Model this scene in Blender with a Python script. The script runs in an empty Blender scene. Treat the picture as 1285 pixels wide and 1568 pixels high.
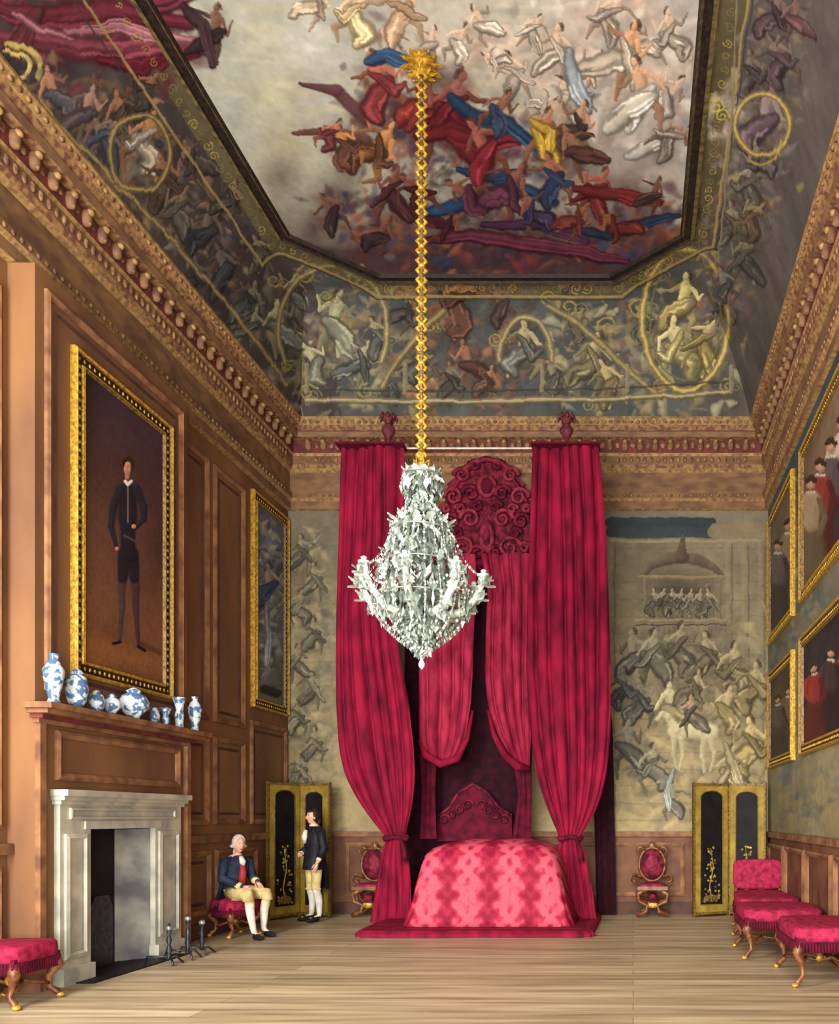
import bpy, math, random
import numpy as np
from mathutils import Vector, Matrix
random.seed(7); rng=np.random.default_rng(7)
F=1750.; CX=1310.; CY=1690.; EYE=1.6
L=-5.712; R=2.24; B=14.0; Y0=-2.0; H=9.4; ZC=8.06
BX=-5.46          # face of chimney breast
scene=bpy.context.scene

def lin(c):
    c=np.array(c,float)/255.
    return np.where(c<=0.04045,c/12.92,((c+0.055)/1.055)**2.4)
def l4(c):
    a=lin(c); return (float(a[0]),float(a[1]),float(a[2]),1.0)
def W(px,py,y):
    return Vector(((px-CX)*y/F, y, EYE+(CY-py)*y/F))

# ------------------------------------------------------------ materials
def mat(name,c1,c2=None,scale=6.,rough=.6,metal=0.,bump=0.,stretch=(1,1,1),detail=4.,lo=.35,hi=.65,trans=0.):
    m=bpy.data.materials.new(name); m.use_nodes=True
    nt=m.node_tree; b=nt.nodes['Principled BSDF']
    b.inputs['Roughness'].default_value=rough; b.inputs['Metallic'].default_value=metal
    if trans: b.inputs['Transmission Weight'].default_value=trans
    if rough>.55: b.inputs['Specular IOR Level'].default_value=.2
    if c2 is None: c2=tuple(x*.8 for x in c1)
    tc=nt.nodes.new('ShaderNodeTexCoord'); mp=nt.nodes.new('ShaderNodeMapping')
    mp.inputs['Scale'].default_value=stretch
    n=nt.nodes.new('ShaderNodeTexNoise'); n.inputs['Scale'].default_value=scale; n.inputs['Detail'].default_value=detail
    cr=nt.nodes.new('ShaderNodeValToRGB')
    cr.color_ramp.elements[0].position=lo; cr.color_ramp.elements[0].color=l4(c2)
    cr.color_ramp.elements[1].position=hi; cr.color_ramp.elements[1].color=l4(c1)
    nt.links.new(tc.outputs['Object'],mp.inputs[0]); nt.links.new(mp.outputs[0],n.inputs['Vector'])
    nt.links.new(n.outputs['Fac'],cr.inputs[0]); nt.links.new(cr.outputs[0],b.inputs['Base Color'])
    if bump:
        bp=nt.nodes.new('ShaderNodeBump'); bp.inputs['Strength'].default_value=bump; bp.inputs['Distance'].default_value=.02
        nt.links.new(n.outputs['Fac'],bp.inputs['Height']); nt.links.new(bp.outputs[0],b.inputs['Normal'])
    return m
def paint_mat(name,scale=30.,amt=.25,rough=.8):
    m=bpy.data.materials.new(name); m.use_nodes=True
    nt=m.node_tree; b=nt.nodes['Principled BSDF']; b.inputs['Roughness'].default_value=rough
    b.inputs['Specular IOR Level'].default_value=.12
    a=nt.nodes.new('ShaderNodeAttribute'); a.attribute_name='Col'
    n=nt.nodes.new('ShaderNodeTexNoise'); n.inputs['Scale'].default_value=scale; n.inputs['Detail'].default_value=6
    tc=nt.nodes.new('ShaderNodeTexCoord'); nt.links.new(tc.outputs['Object'],n.inputs['Vector'])
    mr=nt.nodes.new('ShaderNodeMapRange'); mr.inputs[1].default_value=.3; mr.inputs[2].default_value=.7
    mr.inputs[3].default_value=1-amt; mr.inputs[4].default_value=1+amt
    vm=nt.nodes.new('ShaderNodeVectorMath'); vm.operation='SCALE'
    nt.links.new(n.outputs['Fac'],mr.inputs[0]); nt.links.new(a.outputs['Color'],vm.inputs[0]); nt.links.new(mr.outputs[0],vm.inputs['Scale'])
    nt.links.new(vm.outputs[0],b.inputs['Base Color'])
    return m
M={}
M['wains']=mat('oak_wainscot',(136,96,62),(102,70,52),scale=1.2,stretch=(1,1,.35))
M['wains2']=mat('oak_mould',(150,108,72),(104,70,54),scale=5)
M['wainsd']=mat('oak_dark',(90,60,48),(66,44,40),scale=3)
M['ent']=mat('entablature_brown',(134,100,68),(100,72,56),scale=4,stretch=(1,1,2))
M['entg']=mat('entablature_gold',(168,134,82),(116,88,60),scale=16)
M['entr']=mat('entablature_red',(116,56,52),(84,44,44),scale=10)
M['entf']=mat('entablature_frieze',(146,112,72),(104,68,56),scale=14,lo=.42,hi=.58)
M['gold']=mat('gilt',(214,170,58),(148,108,32),scale=25,rough=.38,metal=.35,bump=.5)
M['goldd']=mat('gilt_dark',(136,104,46),(76,56,28),scale=30,rough=.5,metal=.2,bump=.4)
M['framed']=mat('frame_dark',(50,38,30),(28,22,22),scale=20)
M['olive']=mat('screen_gilt_border',(158,134,50),(120,98,36),scale=6)
M['black']=mat('flat_black',(24,22,26),(12,11,14),scale=5)  # black shared by the fireplace interior and the screen panels
M['marble']=mat('marble',(192,188,168),(146,148,138),scale=4,rough=.35,detail=8)
M['cheek_lit']=mat('lit_cheek_grey',(150,146,136),(84,84,88),scale=3,rough=.5,detail=8)  # paler grey paints the light on the right fireplace cheek
M['iron']=mat('iron',(62,66,78),(30,32,40),scale=20,rough=.4,metal=.5)
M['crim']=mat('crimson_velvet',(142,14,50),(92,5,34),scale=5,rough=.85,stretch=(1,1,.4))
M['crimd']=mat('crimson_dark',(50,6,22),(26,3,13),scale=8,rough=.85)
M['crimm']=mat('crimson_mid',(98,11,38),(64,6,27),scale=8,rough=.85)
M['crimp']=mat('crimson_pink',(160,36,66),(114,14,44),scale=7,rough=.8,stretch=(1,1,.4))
M['crimb']=mat('crimson_brocade',(120,26,48),(64,8,28),scale=9,rough=.8,lo=.42,hi=.58)
M['crimc']=mat('crimson_carved',(146,46,62),(94,18,40),scale=12,rough=.7)
M['finial']=mat('finial_plum',(110,48,52),(64,26,34),scale=14,rough=.7)
M['stool']=mat('stool_damask',(168,38,74),(118,14,46),scale=14,rough=.75)
M['legs']=mat('walnut_gilt',(130,84,40),(80,36,26),scale=14,rough=.4)
M['skin']=mat('skin',(222,172,146),(206,152,126),scale=10,rough=.5)
M['hair']=mat('hair',(50,36,30),(26,20,18),scale=40)
M['wig']=mat('powdered_wig',(206,196,182),(166,156,146),scale=30)
M['white']=mat('linen',(222,218,204),(196,190,176),scale=10)
M['navy']=mat('navy_cloth',(40,54,76),(24,32,50),scale=8)
M['cream']=mat('cream_silk',(216,198,142),(184,158,98),scale=9)
M['blackc']=mat('black_cloth',(32,32,40),(18,18,24),scale=9)
M['red']=mat('lip_red',(170,50,54),(140,40,46))
M['eye']=mat('eye_dark',(30,24,22),(20,16,14))
M['crys']=mat('crystal',(218,224,212),(160,172,162),scale=12,rough=.1)
M['crys2']=mat('crystal_green',(190,204,192),(132,148,138),scale=12,rough=.05,trans=.6)
M['crys3']=mat('crystal_dark',(112,122,108),(66,76,70),scale=12,rough=.1)
M['silver']=mat('silver',(190,194,184),(130,136,128),scale=12,rough=.2,metal=.6)
M['plaster']=mat('plaster',(150,146,128),(130,126,108),scale=3)
M['dado']=mat('dado_brown',(120,82,58),(92,60,48),scale=3)
M['octg']=mat('octagon_gilt',(122,104,58),(70,62,46),scale=14,rough=.7)

def damask():
    m=bpy.data.materials.new('bed_damask'); m.use_nodes=True; nt=m.node_tree; b=nt.nodes['Principled BSDF']
    b.inputs['Roughness'].default_value=.7; b.inputs['Specular IOR Level'].default_value=.2
    tc=nt.nodes.new('ShaderNodeTexCoord'); n=nt.nodes.new('ShaderNodeTexNoise'); n.inputs['Scale'].default_value=14; n.inputs['Detail'].default_value=5
    sep=nt.nodes.new('ShaderNodeSeparateXYZ'); nt.links.new(tc.outputs['Object'],sep.inputs[0]); nt.links.new(tc.outputs['Object'],n.inputs['Vector'])
    def mth(op,a,bv=None):
        q=nt.nodes.new('ShaderNodeMath'); q.operation=op
        for i,v in enumerate((a,bv)):
            if v is None: continue
            if isinstance(v,(int,float)): q.inputs[i].default_value=v
            else: nt.links.new(v,q.inputs[i])
        return q.outputs[0]
    zz=mth('ADD',sep.outputs['Z'],mth('MULTIPLY',sep.outputs['Y'],.6))
    v=mth('MULTIPLY',zz,10.0)
    u=mth('MULTIPLY',sep.outputs['X'],11.)
    wob=mth('MULTIPLY',mth('SINE',v),1.1)
    o1=mth('ABSOLUTE',mth('SINE',mth('ADD',mth('MULTIPLY',u,.5),mth('MULTIPLY',wob,.5))))
    o2=mth('ABSOLUTE',mth('SINE',mth('SUBTRACT',mth('MULTIPLY',u,.5),mth('MULTIPLY',wob,.5))))
    lat=mth('MINIMUM',o1,o2)
    fl=mth('MULTIPLY',mth('COSINE',mth('MULTIPLY',u,3.)),mth('COSINE',mth('MULTIPLY',v,2.5)))
    t=mth('ADD',mth('MULTIPLY',lat,.9),mth('MULTIPLY',fl,.22))
    t=mth('ADD',t,mth('MULTIPLY',n.outputs['Fac'],.9))
    cr=nt.nodes.new('ShaderNodeValToRGB'); e=cr.color_ramp.elements
    e[0].position=.32; e[0].color=l4((198,80,98)); e[1].position=.66; e[1].color=l4((128,12,44))
    e2=cr.color_ramp.elements.new(.46); e2.color=l4((164,38,66))
    tt=mth('MULTIPLY',t,.5); nt.links.new(tt,cr.inputs[0]); nt.links.new(cr.outputs[0],b.inputs['Base Color'])
    return m
M['damask']=damask()
def porcelain():
    m=bpy.data.materials.new('blue_white_porcelain'); m.use_nodes=True; nt=m.node_tree; b=nt.nodes['Principled BSDF']
    b.inputs['Roughness'].default_value=.2
    tc=nt.nodes.new('ShaderNodeTexCoord'); v=nt.nodes.new('ShaderNodeTexNoise'); v.inputs['Scale'].default_value=16; v.inputs['Detail'].default_value=1
    nt.links.new(tc.outputs['Object'],v.inputs['Vector'])
    cr=nt.nodes.new('ShaderNodeValToRGB'); e=cr.color_ramp.elements; e[0].position=.47; e[0].color=l4((192,204,208)); e[1].position=.54; e[1].color=l4((74,104,140))
    nt.links.new(v.outputs['Fac'],cr.inputs[0]); nt.links.new(cr.outputs[0],b.inputs['Base Color']); return m
M['porc']=porcelain()
def floor_mat():
    m=bpy.data.materials.new('floor_boards'); m.use_nodes=True; nt=m.node_tree; b=nt.nodes['Principled BSDF']
    b.inputs['Roughness'].default_value=.5
    tc=nt.nodes.new('ShaderNodeTexCoord'); br=nt.nodes.new('ShaderNodeTexBrick')
    br.inputs['Scale'].default_value=1.; br.inputs['Brick Width'].default_value=9.6; br.inputs['Row Height'].default_value=.26
    br.inputs['Mortar Size'].default_value=.004; br.inputs['Color1'].default_value=l4((176,158,130)); br.inputs['Color2'].default_value=l4((216,198,168))
    br.inputs['Mortar'].default_value=l4((140,122,98)); br.offset=.37
    n=nt.nodes.new('ShaderNodeTexNoise'); n.inputs['Scale'].default_value=2.5; n.inputs['Detail'].default_value=5
    mp=nt.nodes.new('ShaderNodeMapping'); mp.inputs['Scale'].default_value=(.3,4,1)
    nt.links.new(tc.outputs['Object'],br.inputs['Vector']); nt.links.new(tc.outputs['Object'],mp.inputs[0]); nt.links.new(mp.outputs[0],n.inputs['Vector'])
    cr=nt.nodes.new('ShaderNodeValToRGB'); e=cr.color_ramp.elements; e[0].position=.3; e[0].color=l4((178,172,158)); e[1].position=.7; e[1].color=l4((255,250,240))
    mx=nt.nodes.new('ShaderNodeMix'); mx.data_type='RGBA'; mx.blend_type='MULTIPLY'; mx.inputs[0].default_value=1.
    nt.links.new(n.outputs['Fac'],cr.inputs[0]); nt.links.new(br.outputs[0],mx.inputs[6]); nt.links.new(cr.outputs[0],mx.inputs[7])
    nt.links.new(mx.outputs[2],b.inputs['Base Color']); return m
M['floor']=floor_mat()

# ------------------------------------------------------------ mesh builder
class MB:
    def __init__(s): s.v=[];s.f=[];s.m=[];s.sm=[];s.mats=[];s.T=None
    def mi(s,k):
        k=M[k] if isinstance(k,str) else k
        if k not in s.mats: s.mats.append(k)
        return s.mats.index(k)
    def add(s,vs,fs,mt,smooth=False):
        o=len(s.v)
        if s.T is not None: vs=[s.T@Vector(v) for v in vs]
        s.v.extend([tuple(v) for v in vs])
        i=None if callable(mt) else s.mi(mt)
        for f in fs:
            s.f.append(tuple(o+q for q in f))
            if i is None:
                c=sum((Vector(vs[q]) for q in f),Vector())/len(f); s.m.append(s.mi(mt(c)))
            else: s.m.append(i)
            s.sm.append(smooth)
    def box(s,x0,x1,y0,y1,z0,z1,mt):
        v=[(x,y,z) for x in(x0,x1) for y in(y0,y1) for z in(z0,z1)]
        s.add(v,[(0,1,3,2),(4,6,7,5),(0,4,5,1),(2,3,7,6),(0,2,6,4),(1,5,7,3)],mt)
    def loft(s,rings,mt,cap=True,smooth=True,closed=True):
        n=len(rings[0]); vs=[p for r in rings for p in r]; fs=[]
        for k in range(len(rings)-1):
            for i in range(n if closed else n-1):
                j=(i+1)%n; fs.append((k*n+i,k*n+j,(k+1)*n+j,(k+1)*n+i))
        if cap and closed:
            fs.append(tuple(range(n))[::-1]); fs.append(tuple((len(rings)-1)*n+i for i in range(n)))
        s.add(vs,fs,mt,smooth)
    def tube(s,pts,rad,mt,seg=8,smooth=True):
        pts=[Vector(p) for p in pts]
        if isinstance(rad,(int,float)): rad=[rad]*len(pts)
        rings=[]; up=None
        for k,p in enumerate(pts):
            d=(pts[min(k+1,len(pts)-1)]-pts[max(k-1,0)]).normalized()
            if up is None:
                up=Vector((0,0,1)) if abs(d.z)<.9 else Vector((1,0,0))
            a=(up-d*up.dot(d)).normalized(); up=a; b=d.cross(a)
            rings.append([p+(a*math.cos(t)+b*math.sin(t))*rad[k] for t in [2*math.pi*i/seg for i in range(seg)]])
        s.loft(rings,mt,True,smooth)
    def lathe(s,prof,c,mt,seg=16,smooth=True,fn=None):
        rings=[[(c[0]+r*math.cos(t),c[1]+r*math.sin(t),c[2]+z) for t in [2*math.pi*i/seg for i in range(seg)]] for r,z in prof]
        s.loft(rings,mt,True,smooth)
    def ell(s,c,r,mt,seg=12,rings=8,e=1.,rot=None,fn=None,smooth=True):
        vs=[];fs=[]
        sp=lambda a:math.copysign(abs(a)**e,a)
        for j in range(rings+1):
            ph=-math.pi/2+math.pi*j/rings
            for i in range(seg):
                th=2*math.pi*i/seg
                p=Vector((r[0]*sp(math.cos(ph))*sp(math.cos(th)),r[1]*sp(math.cos(ph))*sp(math.sin(th)),r[2]*sp(math.sin(ph))))
                if fn: p=fn(p)
                if rot: p=rot@p
                vs.append(p+Vector(c))
        for j in range(rings):
            for i in range(seg):
                k=(i+1)%seg; fs.append((j*seg+i,j*seg+k,(j+1)*seg+k,(j+1)*seg+i))
        s.add(vs,fs,mt,smooth)
    def prism(s,poly,axis,a0,a1,mt,smooth=False):
        def P(p,a): return (a,p[0],p[1]) if axis=='x' else ((p[0],a,p[1]) if axis=='y' else (p[0],p[1],a))
        n=len(poly); vs=[P(p,a0) for p in poly]+[P(p,a1) for p in poly]
        fs=[tuple(range(n)),tuple(range(n,2*n))[::-1]]+[(i,(i+1)%n,n+(i+1)%n,n+i) for i in range(n)]
        s.add(vs,fs,mt,smooth)
    def frame(s,axis,base,sg,a0,a1,z0,z1,prof,mts):
        rings=[]
        for w,d in prof:
            c=[(a0+w,z0+w),(a1-w,z0+w),(a1-w,z1-w),(a0+w,z1-w)]
            rings.append([(base+sg*d,a,z) if axis=='x' else (a,base+sg*d,z) for a,z in c])
        for k in range(len(rings)-1):
            mt=mts if isinstance(mts,str) else mts[min(k,len(mts)-1)]
            s.loft([rings[k],rings[k+1]],mt,False,False)
    def obj(s,name):
        me=bpy.data.meshes.new(name); me.from_pydata(s.v,[],s.f)
        for m in s.mats: me.materials.append(m)
        me.polygons.foreach_set('material_index',s.m); me.polygons.foreach_set('use_smooth',s.sm); me.update()
        o=bpy.data.objects.new(name,me); scene.collection.objects.link(o); return o

# ------------------------------------------------------------ painted surfaces
def inv_plane_x(X):
    return lambda px,py:(lambda y:(y,EYE+(CY-py)*y/F))(X*F/(px-CX))
def inv_plane_y(Y):
    return lambda px,py:((px-CX)*Y/F,EYE+(CY-py)*Y/F)
def vnoise(ny,nx,cells,seed,octv=4):
    r=np.random.default_rng(seed); out=np.zeros((ny,nx)); amp=1.; tot=0
    for o in range(octv):
        cy,cx=max(2,int(cells*2**o)),max(2,int(cells*2**o*nx/ny)); g=r.random((cy+1,cx+1))
        yy=np.linspace(0,cy,ny); xx=np.linspace(0,cx,nx)
        y0=np.minimum(yy.astype(int),cy-1); x0=np.minimum(xx.astype(int),cx-1)
        fy=(yy-y0); fx=(xx-x0); fy=(fy*fy*(3-2*fy))[:,None]; fx=(fx*fx*(3-2*fx))[None,:]
        a=g[np.ix_(y0,x0)];b=g[np.ix_(y0,x0+1)];c=g[np.ix_(y0+1,x0)];d=g[np.ix_(y0+1,x0+1)]
        out+=amp*((a*(1-fx)+b*fx)*(1-fy)+(c*(1-fx)+d*fx)*fy); tot+=amp; amp*=.55
    return out/tot
KS=1.351
class Canvas:
    """colours of a painted surface; art positions were surveyed from the photo (1285 px wide frame)"""
    def __init__(s,us,vs,base,surf):
        s.us=us;s.vs=vs;s.surf=surf
        s.im=np.empty((len(vs),len(us),3)); s.im[:]=lin(base)
        s.ui=np.arange(len(us));s.vi=np.arange(len(vs))
    def g(s,x,y):
        u,v=s.surf(x*KS,y*KS)
        return np.array([np.interp(u,s.us,s.ui),np.interp(v,s.vs,s.vi)])
    def stroke(s,pts,rad,col,alpha=1.,soft=.3,shade=.6):
        col=lin(np.clip(col,0,255))
        if isinstance(rad,(int,float)): rad=[rad]*len(pts)
        if len(pts)==1: pts=[pts[0],(pts[0][0]+.01,pts[0][1])]; rad=[rad[0]]*2
        for k in range(len(pts)-1):
            (x0,y0),(x1,y1)=pts[k],pts[k+1]; r0,r1=rad[k],rad[k+1]
            mx,my=(x0+x1)/2,(y0+y1)/2; e=2.
            g0=s.g(x0,y0); g1=s.g(x1,y1)
            ju=(s.g(mx+e,my)-s.g(mx-e,my))/(2*e); jv=(s.g(mx,my+e)-s.g(mx,my-e))/(2*e)
            J=np.array([[ju[0],jv[0]],[ju[1],jv[1]]]); det=np.linalg.det(J)
            if abs(det)<1e-6: continue
            Ji=np.linalg.inv(J); rm=max(r0,r1)
            ext=np.abs(J).sum(1)*rm+1
            lo=np.floor(np.minimum(g0,g1)-ext).astype(int); hi=np.ceil(np.maximum(g0,g1)+ext).astype(int)+1
            i0,j0=max(lo[0],0),max(lo[1],0); i1,j1=min(hi[0],len(s.us)),min(hi[1],len(s.vs))
            if i1<=i0 or j1<=j0: continue
            I,Jg=np.meshgrid(np.arange(i0,i1)-g0[0],np.arange(j0,j1)-g0[1])
            qx=Ji[0,0]*I+Ji[0,1]*Jg; qy=Ji[1,0]*I+Ji[1,1]*Jg
            d=Ji@(g1-g0); dd=max(d@d,1e-9)
            t=np.clip((qx*d[0]+qy*d[1])/dd,0,1); r=r0+t*(r1-r0)
            ox=(qx-t*d[0])/r; oy=(qy-t*d[1])/r; rr=np.sqrt(ox*ox+oy*oy)
            a=np.clip((1-rr)/soft,0,1)*alpha
            nz=np.sqrt(np.clip(1-rr*rr,0,1))
            sh=np.clip(1+shade*((-.5*ox-.75*oy)+.5*nz-.25),.25,2)
            c=np.clip(col[None,None,:]*sh[...,None],0,1)
            A=a[...,None]; s.im[j0:j1,i0:i1]=s.im[j0:j1,i0:i1]*(1-A)+c*A
    def blob(s,x,y,r,col,alpha=.7,rx=None):
        rx=rx or r
        s.stroke([(x-(rx-r) if rx>r else x,y),(x+(rx-r) if rx>r else x+.01,y)],r,col,alpha,1.,0.)
    def clutter(s,line,spread,n,pal,size=(3,10),alpha=.5,seed=0,ln=1.5,shade=.5):
        rd=random.Random(seed); L_=len(line)-1
        for k in range(n):
            t=rd.random()*L_; i=min(int(t),L_-1); f=t-i
            x=line[i][0]*(1-f)+line[i+1][0]*f+rd.gauss(0,spread[0]); y=line[i][1]*(1-f)+line[i+1][1]*f+rd.gauss(0,spread[1])
            r=rd.uniform(*size); a=rd.uniform(0,6.28); l=r*ln*rd.uniform(.4,1.6); c=rd.choice(pal); b=rd.uniform(.8,1.2)
            bend=rd.uniform(-.8,.8)
            p0=(x-l*math.cos(a),y-l*math.sin(a)); p2=(x+l*math.cos(a+bend),y+l*math.sin(a+bend))
            s.stroke([p0,(x,y),p2],[r*.35,r,r*.4],tuple(q*b for q in c),alpha*rd.uniform(.6,1.),.7,shade)
    def drape(s,pts,w,col,n=5,hl=1.3,seed=0):
        rd=random.Random(seed); m=len(pts)
        D=[]
        for i in range(m-1):
            for q in range(3):
                f=q/3; D.append((pts[i][0]*(1-f)+pts[i+1][0]*f+rd.gauss(0,w*.03),pts[i][1]*(1-f)+pts[i+1][1]*f+rd.gauss(0,w*.05)))
        D.append(pts[-1]); m=len(D); env=[.35+.65*math.sin(math.pi*(i+.6)/(m+.2))**.8*rd.uniform(.85,1.15) for i in range(m)]
        s.stroke(D,[w*.6*e for e in env],tuple(c*.6 for c in col),1.,.35,.4)
        s.stroke(D,[w*.42*e for e in env],tuple(c*.9 for c in col),.9,.7,.6)
        for k in range(n+1):
            off=rd.uniform(-.42,.42)*w; i0=rd.randint(0,max(0,m-4)); i1=min(m,i0+rd.randint(3,m))
            b=rd.choice([.55,.7,1.,1.15,hl]); c=tuple(min(255,q*b) for q in col); P=[];Q=[]
            for i in range(i0,i1):
                x,y=D[i]; x2,y2=D[min(i+1,m-1)]; x1,y1=D[max(i-1,0)]; dx,dy=x2-x1,y2-y1; l=math.hypot(dx,dy) or 1
                o=(off+rd.uniform(-.03,.03)*w)*env[i]
                P.append((x-dy/l*o,y+dx/l*o)); Q.append(w*.15*rd.uniform(.8,1.1)*env[i]*(.4+.6*math.sin(math.pi*(i-i0+.5)/(i1-i0))))
            if len(P)>1: s.stroke(P,Q,c,.7,.7,.4)
    def fig(s,x,y,h,ang=0,skin=(190,150,120),robe=(120,50,60),seed=0,halo=.5,flip=0):
        rd=random.Random(seed+int(x*7+y*13)); ca,sa=math.cos(math.radians(ang)),math.sin(math.radians(ang))
        flip=flip or rd.choice([-1,1])
        def q(a,b): a*=flip; return (x+h*(a*ca-b*sa),y+h*(a*sa+b*ca))
        dk=tuple(c*.4 for c in robe)
        if halo: s.stroke([q(0,-.3),q(.1,.3)],h*.32,dk,halo*.8,1.,0.)
        f1=rd.uniform(-.05,.15); f2=rd.uniform(.1,.3); f3=rd.uniform(-.2,.2)
        dr=tuple(c*.7 for c in skin)
        s.stroke([q(-.05,.0),q(-.2+f3*.5,.17+f1*.3),q(-.16,.44+f3*.3)],[h*.085,h*.06,h*.026],dr)
        s.stroke([q(.05,.0),q(f2,.14),q(f2*.9+.05,.40)],[h*.09,h*.066,h*.028],skin)
        s.stroke([q(.10,-.30),q(.22,-.18-f1),q(.28+f1,-.34+rd.uniform(-.1,.25))],[h*.046,h*.036,h*.018],dr)
        s.stroke([q(0,.02),q(0,-.14),q(0,-.30)],[h*.1,h*.085,h*.11],skin)
        s.stroke([q(-.06,-.28),q(-.05,-.1)],[h*.05,h*.04],dr,.5,1.,0.)
        s.stroke([q(-.10,-.30),q(-.22,-.2+f1),q(-.28,-.05-rd.uniform(0,.35))],[h*.046,h*.036,h*.018],skin)
        s.stroke([q(.0,-.36),q(.01,-.42)],[h*.035,h*.045],skin)
        s.stroke([q(.01,-.49),q(.02,-.45)],[h*.058,h*.05],skin); s.stroke([q(.0,-.545),q(-.04,-.5),q(-.05,-.45)],h*.035,(70,52,44),.8)
        s.drape([q(-.14,-.1),q(.05,.04),q(.2,.18),q(.24+f3,.36)],h*.28,robe,5,1.35,rd.randint(0,99))
        if rd.random()<.65:
            b=rd.uniform(.8,1.15); s.drape([q(.1,-.26),q(-.04,-.12),q(-.16,.06),q(-.3,.1+f3)],h*.14,tuple(c*b for c in robe),3,1.3,rd.randint(0,99))
    def scroll(s,x,y,r,col,turn=1.4,w=None,flip=1,a0=0.):
        w=w or r*.14; P=[];Rr=[]
        for k in range(13):
            t=k/12; a=a0+turn*2*math.pi*t*flip; rr=r*(1-.8*t)
            P.append((x+rr*math.cos(a),y+rr*math.sin(a))); Rr.append(w*(1-.4*t)*(1.5 if k%3==0 else .9))
        s.stroke(P,Rr,tuple(c*.85 for c in col),.8,.5,.6)
    def ring(s,x,y,rx,ry,w,col,a0=0,a1=360):
        P=[(x+rx*math.cos(math.radians(a0+(a1-a0)*k/28)),y+ry*math.sin(math.radians(a0+(a1-a0)*k/28))) for k in range(29)]
        s.stroke(P,w,col,.85,.5,.6)
    def warp(s,seed=0,a1=5.,w1=26,a2=2.,w2=8,var=.3):
        ny,nx=s.im.shape[:2]
        dx=np.zeros((ny,nx));dy=np.zeros((ny,nx))
        for amp,wl_,sd in ((a1,w1,seed),(a2,w2,seed+7)):
            c=max(2,ny/wl_)
            dx+=(vnoise(ny,nx,c,sd,2)-.5)*2*amp; dy+=(vnoise(ny,nx,c,sd+1,2)-.5)*2*amp
        I,J=np.meshgrid(np.arange(nx),np.arange(ny))
        s.im=s.im[np.clip(np.rint(J+dy),0,ny-1).astype(int),np.clip(np.rint(I+dx),0,nx-1).astype(int)]
        n=vnoise(ny,nx,max(2,ny/14.),seed+20,3)[...,None]; s.im=s.im*(1-var+2*var*n)
def canvas_obj(name,cv,pos,matr):
    ny,nx=cv.im.shape[:2]
    co=pos.reshape(-1,3).astype(np.float32); me=bpy.data.meshes.new(name)
    me.vertices.add(ny*nx); me.vertices.foreach_set('co',co.ravel())
    idx=np.arange(ny*nx).reshape(ny,nx)
    q=np.stack([idx[:-1,:-1],idx[:-1,1:],idx[1:,1:],idx[1:,:-1]],-1).reshape(-1,4); nf=len(q)
    me.loops.add(nf*4); me.loops.foreach_set('vertex_index',q.ravel().astype(np.int32))
    me.polygons.add(nf); me.polygons.foreach_set('loop_start',(np.arange(nf)*4).astype(np.int32))
    me.polygons.foreach_set('use_smooth',np.ones(nf,bool))
    me.update(calc_edges=True); me.validate()
    a=me.color_attributes.new('Col','FLOAT_COLOR','POINT')
    c=np.ones((ny*nx,4),np.float32); c[:,:3]=np.clip(cv.im.reshape(-1,3),0,1); a.data.foreach_set('color',c.ravel())
    me.materials.append(matr); o=bpy.data.objects.new(name,me); scene.collection.objects.link(o); return o
MP=paint_mat('fresco_paint',scale=14,amt=.08); MPO=paint_mat('oil_paint',scale=20,amt=.15,rough=.5)

# ------------------------------------------------------------ ceiling
XL=L+.35; XR=R-.35; YB=B-.35
wl,wr,wb=.56,.95,1.25
def zc(x,y):
    t=min((x-XL)/wl,(XR-x)/wr,(YB-y)/wb,1.)
    if t<0: return ZC+t*3
    return ZC+(H-ZC)*(1-(1-t)**1.9)
def surf_ceil(px,py):
    dx=(px-CX)/F; dz=(CY-py)/F; a,b=1.,15.
    for _ in range(24):
        m=(a+b)/2
        if EYE+m*dz>=zc(dx*m,m): b=m
        else: a=m
    return (dx*a,a)
us=np.concatenate([np.linspace(XL,XL+wl,150)[:-1],np.linspace(XL+wl,XR-wr,620)[:-1],np.linspace(XR-wr,XR,150)])
vs=np.concatenate([np.linspace(Y0,6.4,70)[:-1],np.linspace(6.4,YB-wb,620)[:-1],np.linspace(YB-wb,YB,270)])
C=Canvas(us,vs,(150,145,135),surf_ceil)
UX,VY=np.meshgrid(us,vs)
ny,nx=UX.shape
n1=vnoise(ny,nx,5,1); n2=vnoise(ny,nx,16,2)
OCT=[(-3.7,12.32),(-.28,12.32),(.80,11.4),(.80,6.0),(-.28,5.1),(-3.7,5.1),(-4.76,6.0),(-4.76,11.4)]
def oct_dist(X,Y):
    """>0 outside"""
    d=np.maximum.reduce([-4.76-X,X-.8,Y-12.32,5.1-Y])
    for (x0,y0),(x1,y1) in ((OCT[1],OCT[2]),(OCT[7],OCT[0]),(OCT[3],OCT[4]),(OCT[5],OCT[6])):
        l=math.hypot(x1-x0,y1-y0); d=np.maximum(d,((x1-x0)*(Y-y0)-(y1-y0)*(X-x0))/l)
    return d
OD=oct_dist(UX,VY); ins=OD<0
xw=np.clip((UX+4.7)/5.5,0,1)[...,None]
skyA=lin((192,188,158))*(1-xw)+lin((188,172,156))*xw
sky=skyA*(1-n1[...,None]*.8)+lin((138,150,154))[None,None,:]*n1[...,None]*.8
dkc=lin((80,60,62)); f=np.clip((VY-10.2)/1.2+(n1-.5)*1.2,0,1)[...,None]
sky=sky*(1-f)+dkc*f
cove=lin((76,80,78))[None,None,:]*(.6+.7*n2[...,None])
left=(UX<-4.7)[...,None]; cove=np.where(left,lin((68,60,60))*(.6+.8*n2[...,None]),cove)
right=(UX>.8)[...,None]; cove=np.where(right,lin((86,80,76))*(.6+.8*n2[...,None]),cove)
band=((OD>=0)&(OD<.30)&(UX>-4.95))[...,None]
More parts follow.
